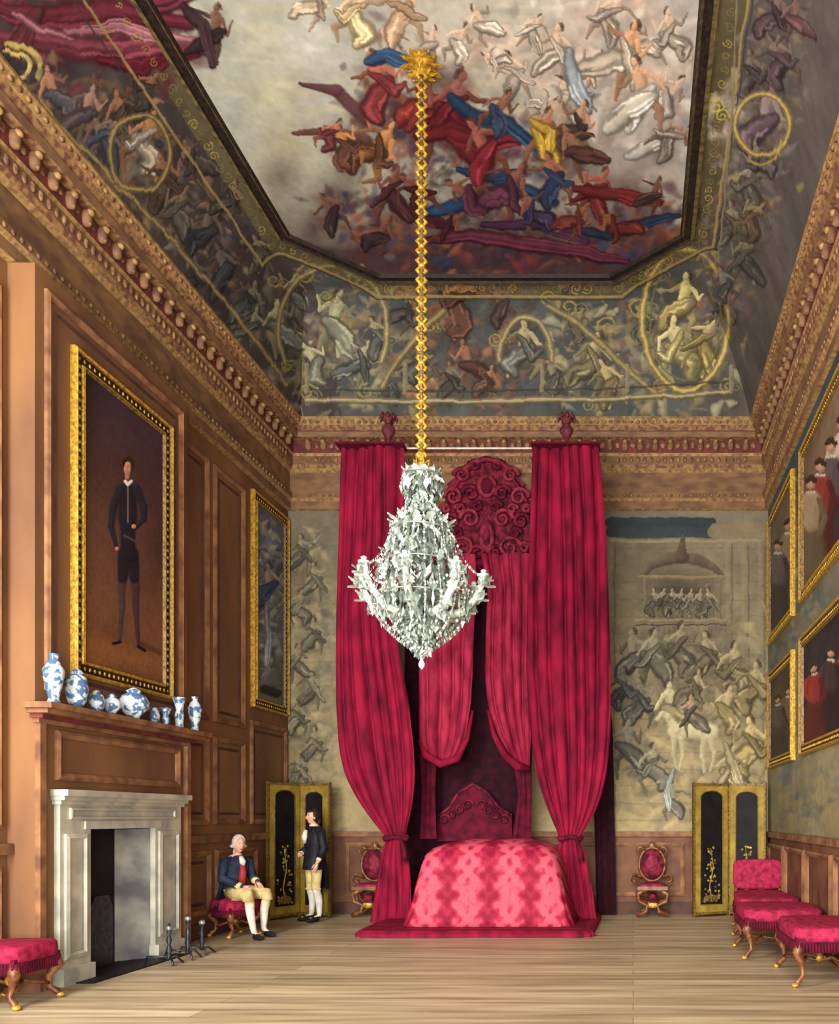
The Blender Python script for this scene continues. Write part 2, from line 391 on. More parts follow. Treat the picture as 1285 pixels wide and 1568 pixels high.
cove=np.where(band,lin((88,80,58))*(.7+.6*n2[...,None]),cove)
C.im[:]=np.where(ins[...,None],sky,cove)
rnd=random.Random(3)
for k in range(50):
    x=rnd.uniform(340,1000); y=rnd.uniform(5,200)
    C.stroke([(x-70,y),(x+70,y+4)],rnd.uniform(4,12),rnd.choice([(200,198,184),(164,176,180),(190,180,144),(154,154,150)]),.35,1.,0.)
for (x,y,r,c) in [(900,60,90,(200,192,180)),(960,130,70,(182,174,162)),(1020,60,60,(186,172,160)),(860,130,60,(190,180,160)),(420,150,60,(188,184,150)),(470,60,60,(192,194,184)),
                  (700,30,80,(178,174,160)),(930,210,60,(140,126,112)),(1010,230,50,(132,116,108)),(440,220,50,(166,158,126)),(640,60,50,(194,186,168)),(900,20,80,(190,168,154)),(980,10,50,(182,156,142)),(520,100,50,(170,170,156)),(400,60,50,(184,182,160))]:
    C.blob(x,y,r,c,.8)
C.clutter([(830,40),(950,90),(1010,170)],(60,50),190,[(206,200,188),(170,160,148),(192,170,150),(150,146,140),(184,160,140)],(7,20),.4,11,1.5,.5)
C.clutter([(620,90),(760,110),(860,150)],(40,35),100,[(190,180,160),(160,148,134),(180,154,132),(140,134,128)],(6,15),.4,12,1.5,.5)
for (x,y,r,c) in [(520,300,60,(78,56,56)),(600,360,60,(64,44,52)),(700,380,60,(56,42,52)),(800,380,60,(60,38,46)),(900,370,60,(62,36,42)),(990,340,50,(64,50,56)),
                  (560,180,40,(98,70,64)),(640,220,50,(80,54,52)),(750,230,70,(60,40,44)),(860,250,60,(78,50,44)),(430,270,45,(106,92,78)),(690,130,40,(102,64,58)),(960,290,50,(86,60,54)),(480,350,30,(68,52,54))]:
    C.blob(x,y,r,c,.9)
DKP=[(102,64,52),(124,76,58),(68,46,50),(54,46,56),(110,44,48),(142,94,68),(78,50,64),(48,60,82)]
C.clutter([(500,310),(620,370),(800,390),(960,370),(1030,330)],(28,26),260,DKP,(5,14),.55,13)
C.clutter([(560,140),(640,220),(760,230),(880,260)],(34,45),240,DKP,(5,14),.55,14)
for (x,y,h,a) in [(700,70,70,20),(790,120,80,-20),(850,85,90,10),(880,150,80,-40),(930,30,90,30),(1030,60,90,-10),(740,40,70,-30),(815,50,60,30),(1020,150,80,40),(660,70,60,10),(605,75,60,0),(830,160,50,60),(760,95,50,-60),(900,110,70,30),(980,70,70,-20)]:
    C.fig(x,y,h,a,(190,166,144),(174,162,148),halo=.15)
C.fig(545,28,110,15,(206,176,142),(206,184,140),halo=.2); C.fig(615,25,110,-20,(196,166,134),(184,154,124),halo=.2)
C.fig(480,10,80,30,(196,176,150),(186,170,144),halo=.1)
C.fig(950,90,120,25,(200,150,112),(190,178,158),seed=3,halo=.35)
C.fig(985,150,120,-10,(190,152,122),(218,214,196),seed=5,halo=.45)
C.drape([(930,200),(960,170),(1000,150)],36,(208,202,184),5); C.drape([(960,240),(1000,225),(1040,200)],24,(196,192,180),4)
C.drape([(870,80),(880,130),(900,170)],26,(150,160,166),4)
C.fig(880,200,90,20,(166,128,98),(76,62,60),halo=.5); C.fig(1025,215,80,60,(150,120,102),(136,126,116))
C.stroke([(560,180),(515,140),(460,130)],[14,11,3],(84,56,58)); C.stroke([(450,205),(500,200),(560,215)],[3,9,12],(90,62,56))
C.fig(585,140,120,-15,(168,100,80),(120,52,56),seed=1); C.drape([(560,95),(590,85),(640,105)],22,(50,80,110),4)
C.fig(640,165,100,20,(150,88,72),(124,50,44),seed=2); C.drape([(625,200),(650,160),(700,150)],24,(130,52,58),4)
C.fig(570,235,110,40,(180,126,80),(110,74,54),seed=4); C.fig(530,230,80,-20,(186,130,72),(90,60,48),seed=6)
C.fig(505,210,60,30,(168,110,90),(106,56,60)); C.fig(600,300,90,10,(114,72,64),(74,42,46))
C.fig(690,185,150,12,(124,78,70),(112,38,48),seed=8); C.drape([(640,210),(690,200),(740,220),(790,215)],34,(108,36,44),5)
C.drape([(690,150),(730,180),(780,190),(830,240)],26,(40,68,96),5)
C.drape([(640,330),(720,310),(790,288),(850,310)],28,(38,80,120),5); C.drape([(700,262),(760,275),(800,262)],18,(34,64,94),4)
C.fig(745,235,110,-25,(144,88,72),(124,42,52),seed=11)
C.fig(830,215,100,15,(162,112,80),(182,148,62),seed=12); C.drape([(815,185),(845,205),(840,240)],18,(178,146,62),4)
C.fig(885,235,90,-30,(132,92,70),(82,54,50)); C.fig(775,300,110,30,(124,78,66),(86,48,66),seed=14)
C.fig(850,280,90,-15,(142,92,74),(46,58,84)); C.fig(910,300,90,25,(142,86,64),(106,40,42))
C.drape([(650,370),(720,360),(800,372),(900,390),(960,400)],24,(90,42,58),4); C.drape([(860,350),(930,360),(990,340),(1040,330)],18,(38,54,74),4)
C.drape([(880,290),(950,300),(1010,310)],22,(104,38,40),4); C.drape([(740,345),(830,345),(900,370)],18,(76,46,72),4)
C.fig(640,300,80,-40,(118,72,62),(80,38,42)); C.fig(580,365,70,30,(104,70,62),(64,46,50)); C.fig(680,345,70,60,(110,68,58),(76,36,46))
C.fig(950,350,80,-50,(122,76,54),(98,42,40)); C.fig(510,330,70,-30,(106,78,68),(60,48,52)); C.fig(1000,300,60,20,(104,72,60),(76,54,54))
C.fig(720,300,80,-60,(122,80,64),(80,42,60)); C.fig(820,330,80,-30,(126,82,64),(60,50,78)); C.fig(880,340,70,40,(122,78,60),(110,52,50)); C.fig(760,175,80,30,(132,84,70),(52,62,84))
# top-left crimson drapery
C.clutter([(0,40),(150,50),(300,60)],(30,36),90,[(110,46,60),(140,74,86),(84,38,48),(66,46,56)],(8,20),.7,17)
for (P,w,c) in [([(-30,10),(60,30),(150,20),(290,35)],44,(108,44,56)),([(-20,60),(90,70),(190,80),(310,75)],40,(130,62,76)),([(150,90),(220,105),(300,85)],22,(100,32,44)),
                ([(100,50),(180,40),(250,60),(300,60)],20,(160,104,112)),([(0,110),(30,70),(60,20)],34,(92,46,52)),([(170,-20),(230,10),(300,-10)],36,(100,44,58)),([(20,20),(60,50),(110,60)],14,(154,98,108))]:
    C.drape(P,w,c,6,1.2,seed=int(w))
C.fig(325,55,90,10,(104,74,62),(52,40,40)); C.drape([(280,10),(310,40),(325,100)],20,(60,44,46),4)
C.ring(0,110,62,40,6,(176,158,88),-80,60); C.stroke([(10,95),(50,130),(70,160)],10,(46,44,48)); C.ring(5,105,40,22,4,(188,170,100),-90,60)
# left cove
LP=[(76,70,78),(104,84,74),(64,60,64),(132,102,78),(88,92,98),(112,96,64),(92,62,56),(128,118,102)]
C.clutter([(60,150),(160,200),(260,310),(380,480)],(40,30),420,LP,(4,11),.5,21)
for (x,y,h,a,sk,ro) in [(85,150,90,-20,(166,120,94),(84,78,84)),(130,175,90,20,(150,118,102),(92,82,84)),(190,185,90,-20,(140,102,80),(76,64,60)),(220,225,110,15,(160,116,82),(156,148,132)),
    (165,220,90,30,(122,100,90),(72,78,90)),(255,285,100,-10,(126,92,72),(92,74,66)),(270,330,90,20,(112,96,78),(84,80,72)),(315,360,90,10,(100,90,82),(68,68,72)),(345,420,90,-15,(94,86,80),(62,64,70)),
    (380,470,80,20,(110,104,88),(68,74,74)),(300,430,70,0,(88,82,76),(58,58,62)),(220,140,70,40,(128,88,66),(66,58,56)),(300,250,80,-30,(114,86,68),(70,64,60)),(350,310,70,20,(108,94,76),(76,74,66)),(400,390,60,-20,(118,110,86),(86,82,68))]:
    C.fig(x,y,h,a,sk,ro)
# back cove
GP=[(120,116,98),(142,132,98),(88,88,80),(104,96,80),(72,70,68),(134,118,80),(116,88,62),(146,138,106)]
C.clutter([(430,520),(560,540),(620,560)],(55,50),330,GP,(4,11),.45,23)
C.clutter([(840,540),(960,560),(1100,520)],(45,48),330,GP,(4,11),.45,24)
C.clutter([(640,560),(740,540),(820,600)],(40,50),260,[(100,70,54),(70,62,58),(128,90,62),(82,76,70),(60,52,54)],(4,11),.55,25)
g=(152,148,116)
for (x,y,h,a,sk,ro) in [(430,505,90,-10,(152,146,116),(104,108,98)),(510,500,110,10,g,(122,120,102)),(485,560,80,-30,(150,144,110),(106,104,90)),(550,560,80,25,(140,134,108),(94,98,90)),(385,500,60,20,(120,120,102),(82,88,82)),
    (580,520,70,-20,(130,122,92),(90,90,82)),(620,480,70,30,(110,86,66),(72,66,64)),(700,470,110,30,(138,94,64),(88,60,50)),(720,560,80,-20,(128,92,68),(80,56,50)),(745,590,60,20,(124,94,66),(88,66,54)),
    (690,590,70,0,(98,90,74),(68,64,58)),(800,540,100,5,(148,140,106),(102,102,94)),(850,580,60,-20,(120,114,90),(86,84,76)),(905,560,100,15,(144,136,98),(112,104,78)),(935,590,80,-20,(156,142,100),(116,102,70)),
    (1045,470,100,10,(188,178,120),(148,134,86)),(1040,540,110,-12,(184,174,124),(152,142,96)),(1075,530,90,25,(168,156,106),(136,122,74)),(985,500,60,-10,(118,112,92),(86,84,76)),(880,500,60,20,(120,110,82),(90,82,70)),
    (1110,470,60,10,(118,114,96),(86,84,80)),(450,450,60,0,(138,132,102),(94,94,86)),(640,560,70,10,(112,106,82),(72,74,70)),(770,470,70,-20,(112,84,66),(68,58,54)),(600,590,60,30,(108,102,84),(76,80,76)),(870,450,50,0,(112,102,80),(82,78,70))]:
    C.fig(x,y,h,a,sk,ro,halo=.45)
for (x,y,r) in [(470,420,18),(545,425,20),(610,450,16),(500,455,13),(420,430,13),(870,470,17),(930,500,16),(980,470,17),(1000,420,16),(1085,400,17),(660,500,12),(840,455,12),(470,600,13),(560,600,13),(1115,590,13),(1010,590,12),(760,520,12),(440,560,11),(900,620,10),(640,620,10)]:
    C.scroll(x,y,r,(158,142,76),1.4,flip=rnd.choice([1,-1]),a0=rnd.uniform(0,6)); C.scroll(x+r,y+4,r*.7,(130,122,82),1.3,flip=-1)
for q,(w_,c_) in enumerate(((7,(120,104,60)),(3,(176,158,92)))): C.ring(1050,490,66,108,w_,c_)
C.ring(1050,490,54,94,2,(96,90,60))
for q,(w_,c_) in enumerate(((6,(106,96,66)),(2.5,(152,138,94)))): C.ring(510,505,84,98,w_,c_,150,390)
for w_,c_ in ((6,(104,94,68)),(2.5,(146,134,96))): C.ring(805,552,40,66,w_,c_,180,360)
for w_,c_ in ((7,(96,86,60)),(3,(138,126,82))): C.stroke([(585,592),(604,560),(628,528),(655,498),(680,476)],w_,c_,.8); C.stroke([(840,470),(880,492),(925,530),(968,575),(1005,604)],w_,c_,.8)
for (w_,c_) in ((6,(96,86,62)),(2.5,(152,142,106))): C.stroke([(468,612),(640,615),(800,614),(960,610),(1115,600)],w_,c_,.8)
C.stroke([(470,596),(640,599),(800,598),(960,594),(1110,584)],2,(54,50,50),.8)
for x in (470,620,830,960,1120): C.stroke([(x,560),(x,600)],4,(118,110,84),.8)
# right cove
RP=[(102,94,94),(84,74,76),(116,108,94),(94,92,84),(126,112,74),(74,68,70),(112,84,84)]
C.clutter([(1190,20),(1165,200),(1140,330),(1110,450)],(24,30),420,RP,(4,10),.5,31)
for (x,y,h,a,sk,ro) in [(1170,190,120,10,(130,114,112),(96,82,88)),(1195,100,90,-20,(112,94,88),(82,68,72)),(1185,30,90,15,(106,88,86),(80,66,70)),(1150,120,80,0,(100,90,82),(78,70,70)),(1145,290,90,20,(134,126,102),(94,90,80)),
    (1165,250,70,-20,(118,106,96),(86,76,80)),(1120,350,80,0,(118,114,92),(88,86,76)),(1140,400,80,10,(110,106,88),(82,82,74)),(1110,440,60,-10,(110,110,96),(84,84,80)),(1150,340,70,30,(130,114,84),(98,82,66)),(1215,30,70,0,(106,82,76),(86,62,62))]:
    C.fig(x,y,h,a,sk,ro,halo=.35)
# gilded ornament band round the octagon (world coordinates)
def wpx(x,y):
    z=zc(x,y); return ((CX+x*F/y)/KS,(CY-(z-EYE)*F/y)/KS)
def bandline(off):
    P=[(-4.76-off,7.0),(-4.76-off,11.4+off*.4),(-3.7-off*.4,12.32+off),(-.28+off*.4,12.32+off),(.8+off,11.4+off*.4),(.8+off,7.6)]
    Q=[]
    for (x0,y0),(x1,y1) in zip(P[:-1],P[1:]):
        n=max(2,int(math.hypot(x1-x0,y1-y0)/.15))
        for k in range(n): Q.append((x0+(x1-x0)*k/n,y0+(y1-y0)*k/n))
    Q.append(P[-1]); return Q
for k,q in enumerate(bandline(.15)): C.scroll(*wpx(*q),rnd.uniform(6,9),rnd.choice([(178,156,76),(148,132,76),(126,118,80)]),1.3,flip=(-1)**k,a0=k)
for off,w_,c_ in ((.29,2.8,(140,122,74)),(.33,1.6,(58,54,50)),(.02,2.,(124,108,64))):
    C.stroke([wpx(*q) for q in bandline(off)],w_,c_,.9,.5,.3)
for (x,y,r) in [(1095,165,14),(1092,148,10),(1106,178,11)]: C.scroll(x,y,r,(206,190,80),1.4,flip=rnd.choice([1,-1]))
C.ring(1168,190,42,46,6,(116,100,62)); C.ring(1168,190,42,46,2.5,(170,152,88)); C.ring(1165,215,30,36,2.5,(150,132,64),0,120)
C.stroke([(1128,-10),(1120,200),(1100,400)],2,(116,108,86),.8)
for (w_,c_) in ((5,(100,86,58)),(2,(152,134,84))): C.stroke([(60,165),(160,262),(260,365),(360,480),(440,590)],w_,c_,.7)
for (w_,c_) in ((6,(98,84,56)),(2.5,(150,132,80))): C.ring(215,235,46,60,w_,c_)
C.warp(40,2.4,28,.7,9,.2)
pos=np.empty((ny,nx,3)); pos[...,0]=UX; pos[...,1]=VY
T=np.minimum(np.minimum((UX-XL)/wl,(XR-UX)/wr),np.minimum((YB-VY)/wb,1.)); T=np.clip(T,0,1)
pos[...,2]=ZC+(H-ZC)*(1-(1-T)**1.9)
canvas_obj('ceiling',C,pos,MP)
mb=MB()
def inset(poly,d):
    out=[];n=len(poly)
    for i in range(n):
        p0=Vector(poly[i-1]);p1=Vector(poly[i]);p2=Vector(poly[(i+1)%n])
        e1=(p1-p0).normalized();e2=(p2-p1).normalized()
        n1_=Vector((e1.y,-e1.x));n2_=Vector((e2.y,-e2.x)); b=(n1_+n2_); b=b/ b.dot(n1_)
        q=p1+b*d; out.append((q.x,q.y))
    return out
prof=[(-.02,.0),(-.02,.04),(.03,.05),(.045,.02),(.12,.02),(.15,.045),(.17,.0)]
rings=[[(x,y,H-dz) for x,y in inset(OCT,w)] for w,dz in prof]
for k in range(len(rings)-1): mb.loft([rings[k],rings[k+1]],['octg','octg','framed','framed','octg','framed'][k],False,False)
mb.obj('trim_ceiling_octagon')

# ------------------------------------------------------------ shell
def slab(name,x0,x1,y0,y1,z0,z1,mt): mb=MB(); mb.box(x0,x1,y0,y1,z0,z1,mt); return mb.obj(name)
slab('wall_left',L-.3,L,Y0,B,0,8.1,'wains'); slab('wall_back',L-.3,R+.3,B,B+.3,0,8.1,'plaster'); slab('wall_right',R,R+.3,Y0,B,0,8.1,'plaster')
slab('floor',L-.3,R+.3,Y0,B+.3,-.2,0,'floor')
prof=[(.0,6.66,'ent'),(.07,6.68,'entg'),(.07,6.80,'ent'),(.11,6.84,'entg'),(.11,6.92,'ent'),(.05,6.94,'ent'),(.05,7.28,'ent'),(.10,7.33,'entg'),(.13,7.38,'entf'),(.13,7.52,'ent'),
      (.15,7.56,'entg'),(.15,7.76,'entr'),(.25,7.78,'entf'),(.27,7.86,'ent'),(.25,7.88,'entr'),(.30,7.95,'entf'),(.36,8.03,'entg'),(.35,8.08,'entg')]
mb=MB()
for k in range(len(prof)-1):
    def path(d,z): return [(L+d,Y0,z),(L+d,B-d,z),(R-d,B-d,z),(R-d,Y0,z)]
    mb.loft([path(prof[k][0],prof[k][1]),path(prof[k+1][0],prof[k+1][1])],prof[k+1][2],False,False,closed=False)
def along(mbf,step,y_from=3.):
    n=int((B-.4-y_from)/step)
    for i in range(n):
        y=B-.42-i*step; mbf('l',y); mbf('r',y)
    n=int((R-L-.7)/step)
    for i in range(n+1): mbf('b',L+.4+i*(R-L-.8)/n)
def place(sd,a,d): return (L+d,a) if sd=='l' else ((R-d,a) if sd=='r' else (a,B-d))
def cons(s,a):
    x,y=place(s,a,.17); rx,ry=(.05,.052) if s!='b' else (.052,.05)
    mb.ell((x,y,7.67),(rx,ry,.085),'ent',8,6,.7)
    x,y=place(s,a,.21); mb.ell((x,y,7.725),(.038,.042,.035),'entg',8,5); x,y=place(s,a,.19); mb.ell((x,y,7.62),(.03,.03,.03),'entf',6,5)
def rosette(s,a):
    x,y=place(s,a+.125,.155); mb.ell((x,y,7.68),(.012,.045,.045) if s!='b' else (.045,.012,.045),'entf',8,5)
def egg(s,a):
    x,y=place(s,a,.132); mb.ell((x,y,7.455),(.022,.034,.05) if s!='b' else (.034,.022,.05),'entf',7,5)
def bead(s,a):
    x,y=place(s,a,.112); mb.ell((x,y,6.88),(.016,.026,.026) if s!='b' else (.026,.016,.026),'entf',6,4)
    x,y=place(s,a,.33); mb.ell((x,y,7.99),(.02,.034,.03) if s!='b' else (.034,.02,.03),'entf',6,4)
along(cons,.25); along(rosette,.25); along(egg,.11); along(bead,.11)
mb.obj('trim_cornice')
PM=[(0,0),(0,.03),(.03,.045),(.07,.02),(.07,.0)]
def panel(mb,axis,base,sg,a0,a1,z0,z1):
    mb.frame(axis,base,sg,a0,a1,z0,z1,PM,'wains2')
    PI=[(.13,.0),(.15,.015),(.17,.0)]
    if z1-z0>.7 and a1-a0>.7: mb.frame(axis,base,sg,a0,a1,z0,z1,PI,'wainsd')
mb=MB()
mb.box(L+.08,R-.09,B-.03,B,0,1.30,'dado'); mb.box(L+.08,R-.09,B-.08,B,1.28,1.36,'wains2'); mb.box(L+.08,R-.09,B-.06,B,0,.2,'wainsd')
for a,b in ((-4.75,-3.9),(-3.8,-2.9),(-2.8,-1.6),(-1.5,-.55),(-.45,.85)): mb.frame('y',B-.03,-1,a,b,.3,1.18,PM,'wains2')
mb.obj('trim_dado_back')
mb=MB()
mb.box(R-.03,R,Y0,B-.09,0,1.30,'dado'); mb.box(R-.08,R,Y0,B-.09,1.28,1.36,'wains2'); mb.box(R-.06,R,Y0,B-.09,0,.2,'wainsd')
for i in range(7):
    y=B-.3-1.5*i; mb.frame('x',R-.03,-1,y-1.35,y,.3,1.18,PM,'wains2')
mb.obj('trim_dado_right')
mb=MB()
for a,b in ((Y0,7.70),(10.37,13.98)):
    mb.box(L,L+.07,a,b,1.26,1.36,'wains2'); mb.box(L,L+.05,a,b,0,.2,'wainsd')
for (a,b,z0,z1) in ((10.6,11.4,.3,1.15),(11.55,12.8,.3,1.15),(10.6,11.35,2.9,6.4),(11.5,12.4,2.9,6.4),(10.6,11.35,1.5,2.7),(11.5,12.4,1.5,2.7),(12.6,13.9,1.5,3.05),(6.2,7.62,1.5,6.4),(4.4,6.0,1.5,6.4),(2.6,4.2,1.5,6.4),(6.2,7.62,.3,1.15),(4.4,6.0,.3,1.15)):
    panel(mb,'x',L,1,a,b,z0,z1)
mb.obj('trim_wainscot_left')

# ------------------------------------------------------------ murals
def mural_plane(axis,base,a0,a1,z0,z1,dens,basecol):
    u=np.linspace(a0,a1,int((a1-a0)*dens)); v=np.linspace(z0,z1,int((z1-z0)*dens))
    cv=Canvas(u,v,basecol,inv_plane_x(base) if axis=='x' else inv_plane_y(base))
    U,V=np.meshgrid(u,v); p=np.empty(U.shape+(3,))
    if axis=='x': p[...,0]=base;p[...,1]=U
    else: p[...,1]=base;p[...,0]=U
    p[...,2]=V; return cv,p
cv,p=mural_plane('y',B-.012,L+.01,R-.02,1.37,6.66,90,(134,130,112))
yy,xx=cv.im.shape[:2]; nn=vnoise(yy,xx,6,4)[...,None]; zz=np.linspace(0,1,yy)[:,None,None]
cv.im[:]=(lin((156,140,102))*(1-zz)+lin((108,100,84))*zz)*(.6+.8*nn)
MPal=[(106,100,84),(136,124,94),(90,88,78),(148,134,98),(116,108,90),(80,76,70),(126,114,84)]
for y in range(840,1265,26): cv.stroke([(930,y),(1170,y)],1.2,(92,86,72),.45,.6,0)
for k,x in enumerate((935,1115,1140,1165)):
    cv.stroke([(x,835),(x,1260)],6,(128,116,90),.6,.5,.4); cv.stroke([(x+6,835),(x+6,1260)],1.5,(76,70,62),.6,.6,0)
for y in range(835,1250,30): cv.stroke([(450,y),(522,y)],1.2,(88,82,70),.4,.6,0)
cv.stroke([(486,835),(486,1255)],5,(120,110,86),.5,.5,.4)
cv.clutter([(1050,960),(1060,1060),(1060,1260)],(60,36),420,MPal,(4,12),.4,41,1.8)
cv.clutter([(480,830),(482,1260)],(22,20),300,MPal,(4,10),.4,42,1.8)
cv.stroke([(935,800),(1088,800)],9,(50,60,64),1,.15,0.); cv.stroke([(935,815),(1088,815)],9,(56,66,68),1,.15,0.); cv.stroke([(1095,812),(1170,812)],12,(124,112,86),1,.15,0)
cv.stroke([(935,828),(1165,828)],2.5,(142,128,96),.9,.4,0)
cv.blob(1045,905,50,(68,62,56),.9,rx=62)
cv.stroke([(985,880),(1000,866),(1024,856),(1045,853),(1066,856),(1090,866),(1105,880)],[4,7,10,11,10,7,4],(88,76,64),1,.3,.6); cv.stroke([(1045,822),(1045,836),(1045,850)],[3,6,14],(80,68,58))
cv.stroke([(982,884),(1108,884)],3.5,(122,108,80))
for x in (988,1102): cv.stroke([(x,888),(x,950)],3.5,(110,100,78))
for x in (1002,1016,1030,1044,1058,1072,1086): cv.fig(x,925,46,0,(140,128,104),(98,92,78),halo=.3)
cv.stroke([(975,950),(1112,950)],3,(126,114,86)); cv.stroke([(975,956),(1112,956)],1.5,(70,64,58))
for x in range(980,1112,8): cv.stroke([(x,958),(x,972)],1.4,(118,108,84),.7)
for (x,y,h,a,sk,ro) in [(970,1010,90,0,(126,120,100),(94,92,82)),(1000,1010,90,0,(138,130,106),(106,102,88)),(1040,1000,90,5,(140,130,104),(110,104,86)),(1085,1010,80,-5,(144,132,104),(116,106,84)),(1125,1030,90,0,(150,138,102),(122,110,82)),(1155,1060,90,5,(150,138,102),(126,112,80)),(980,1080,80,0,(116,110,94),(90,88,78)),
    (1030,1090,90,-10,(178,168,132),(148,136,102)),(1110,1090,80,10,(162,148,110),(136,122,86)),(960,1150,90,0,(118,112,96),(92,92,82)),(1150,1150,100,0,(170,152,104),(144,128,86)),(1000,1180,80,0,(132,126,102),(106,102,88)),(1120,1190,90,0,(156,144,110),(136,124,94)),
    (1060,1060,70,20,(150,138,108),(112,104,86)),(1090,1230,60,0,(144,134,102),(116,106,84)),(1030,1230,60,0,(136,128,102),(108,104,88)),(955,1060,70,0,(106,100,88),(82,82,76))]:
    cv.fig(x,y,h,a,sk,ro,halo=.3)
hc_=(178,168,132)
cv.stroke([(1035,1120),(1060,1116),(1088,1122)],[15,17,15],hc_,.9,.4,.5); cv.stroke([(1036,1116),(1022,1098),(1014,1092)],[9,7,5],hc_,.9,.4); cv.stroke([(1014,1092),(1006,1102)],[5,4],hc_,.9,.4)
for a_,b_,c_ in (((1034,1130),(1030,1155),(1036,1178)),((1044,1132),(1046,1158),(1040,1180)),((1086,1130),(1094,1154),(1088,1180)),((1078,1132),(1076,1158),(1080,1182))): cv.stroke([a_,b_,c_],[6,4,2.5],tuple(q*.88 for q in hc_),.9,.4)
cv.fig(1060,1098,64,-5,(150,132,104),(108,98,84),seed=5,halo=.0)
cv.drape([(1030,1180),(1022,1210),(1026,1240)],11,(150,156,148),4); cv.drape([(1110,1140),(1125,1180),(1135,1210)],16,(158,146,112),4)
for k in range(10): cv.fig(458+(k%2)*22+rnd.uniform(-3,3),850+k*42,58,0,(122,114,88),(102,98,80),halo=.3)
cv.warp(50,2.,20,.8,7,.18)
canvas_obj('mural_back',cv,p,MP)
cv,p=mural_plane('x',R-.012,5.5,B-.02,1.37,6.66,50,(104,112,112))
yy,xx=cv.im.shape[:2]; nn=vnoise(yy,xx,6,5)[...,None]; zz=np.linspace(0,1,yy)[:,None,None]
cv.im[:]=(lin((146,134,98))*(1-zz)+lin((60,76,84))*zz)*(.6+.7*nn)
cv.clutter([(1225,760),(1225,1000),(1225,1250)],(34,50),400,[(84,94,94),(114,114,94),(66,80,86),(132,124,94),(96,102,90)],(4,10),.45,45,1.8)
cv.warp(60,3,16,1.,6,.2)
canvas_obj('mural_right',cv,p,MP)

# ------------------------------------------------------------ chimneypiece (breast, mantel, marble surround)
fire=bpy.data.objects.new('fireplace',None); scene.collection.objects.link(fire)
FY0,FY1,FZ=8.42,9.56,1.48
mb=MB()
mb.box(L+.001,BX,7.72,FY0,0,6.66,'wains'); mb.box(L+.001,BX,FY1,10.35,0,6.66,'wains'); mb.box(L+.001,BX,FY0,FY1,FZ,6.66,'wains')
panel(mb,'x',BX,1,7.84,10.23,2.78,6.5)
mb.frame('x',BX,1,7.98,10.15,1.95,2.42,PM,'wains2')
mb.box(BX,BX+.05,7.72,7.80,0,2.5,'wains2'); mb.box(BX,BX+.05,10.27,10.35,0,2.5,'wains2')
mb.obj('chimney_breast').parent=fire
mb=MB()
y0,y1=7.6,10.47
for (d,e,z0,z1,m_) in ((.06,.0,2.46,2.50,'wains2'),(.12,.04,2.50,2.54,'entr'),(.20,.09,2.54,2.58,'wains2'),(.26,.13,2.58,2.635,'wains2')):
    mb.box(BX+.001,BX+d,y0+.09-e,y1-.09+e-.06,z0,z1,m_)
mb.obj('mantel_shelf').parent=fire
mb=MB()
X1=BX+.06
for a,b in ((7.97,FY0),(FY1,10.10)):
    mb.box(BX+.002,X1,a,b,.16,1.72,'marble'); mb.box(BX+.002,X1+.05,a-.02,b+.0,0,.16,'marble')
    mb.frame('x',X1,1,a+.06,b-.06,.24,1.44,[(0,0),(0,.02),(.04,.03),(.06,.008)],'marble')
mb.box(BX+.002,X1,FY0,FY1,FZ,1.72,'marble'); mb.box(X1,X1+.02,FY0-.1,FY1+.1,FZ,FZ+.08,'marble')
mb.frame('x',X1,1,8.1,9.95,1.58,1.69,[(0,0),(0,.02),(.02,.025),(.03,.008)],'marble')
for d,z0,z1 in ((.09,1.72,1.76),(.13,1.76,1.80),(.17,1.80,1.86)): mb.box(BX+.002,BX+d,7.97-d*.3,10.10+d*.3,z0,z1,'marble')
bx=L+.01
def quad(a,b,c,d,m_): mb.add([a,b,c,d],[(0,1,2,3)],m_)
quad((BX,FY0,0),(bx,FY0+.3,0),(bx,FY0+.3,FZ),(BX,FY0,FZ),'black'); quad((BX,FY1,0),(bx,FY1-.26,0),(bx,FY1-.26,FZ),(BX,FY1,FZ),'cheek_lit')  # right cheek gets its lit tone from the colour
quad((bx,FY0+.3,0),(bx,FY1-.26,0),(bx,FY1-.26,FZ),(bx,FY0+.3,FZ),'black'); quad((BX,FY0,FZ-.01),(BX,FY1,FZ-.01),(bx,FY1,FZ-.01),(bx,FY0,FZ-.01),'black')
mb.box(bx,BX+.28,FY0-.3,FY1+.3,0,.012,'black')
mb.prism([(FY0+.38,0.013),(FY1-.34,0.013),(FY1-.34,.62),(FY1-.42,.76),(FY0+.5,.76),(FY0+.38,.62)],'x',bx+.005,bx+.035,'iron')
mb.obj('marble_surround').parent=fire
def andiron(x,y,h):
    mb=MB(); s=h/.5
    mb.lathe([(.02,.06*s),(.03,.08*s),(.015,.12*s),(.035,.18*s),(.015,.24*s),(.03,.30*s),(.012,.36*s),(.032,.42*s),(.025,.46*s),(.006,.5*s)],(x,y,0),'iron',12)
    mb.tube([(x,y,.08*s),(x+.05,y-.05,.1*s),(x+.1,y-.1,.014)],.012,'iron'); mb.tube([(x,y,.08*s),(x+.05,y+.05,.1*s),(x+.1,y+.1,.014)],.012,'iron')
    mb.tube([(x,y,.1*s),(x-.24,y,.1*s),(x-.26,y,.024)],.012,'iron')
    mb.ell((x,y,.44*s),(.035,.035,.035),'silver'); mb.obj('andiron')
andiron(-5.02,9.15,.45); andiron(-5.0,9.5,.52); andiron(-5.02,9.85,.42)

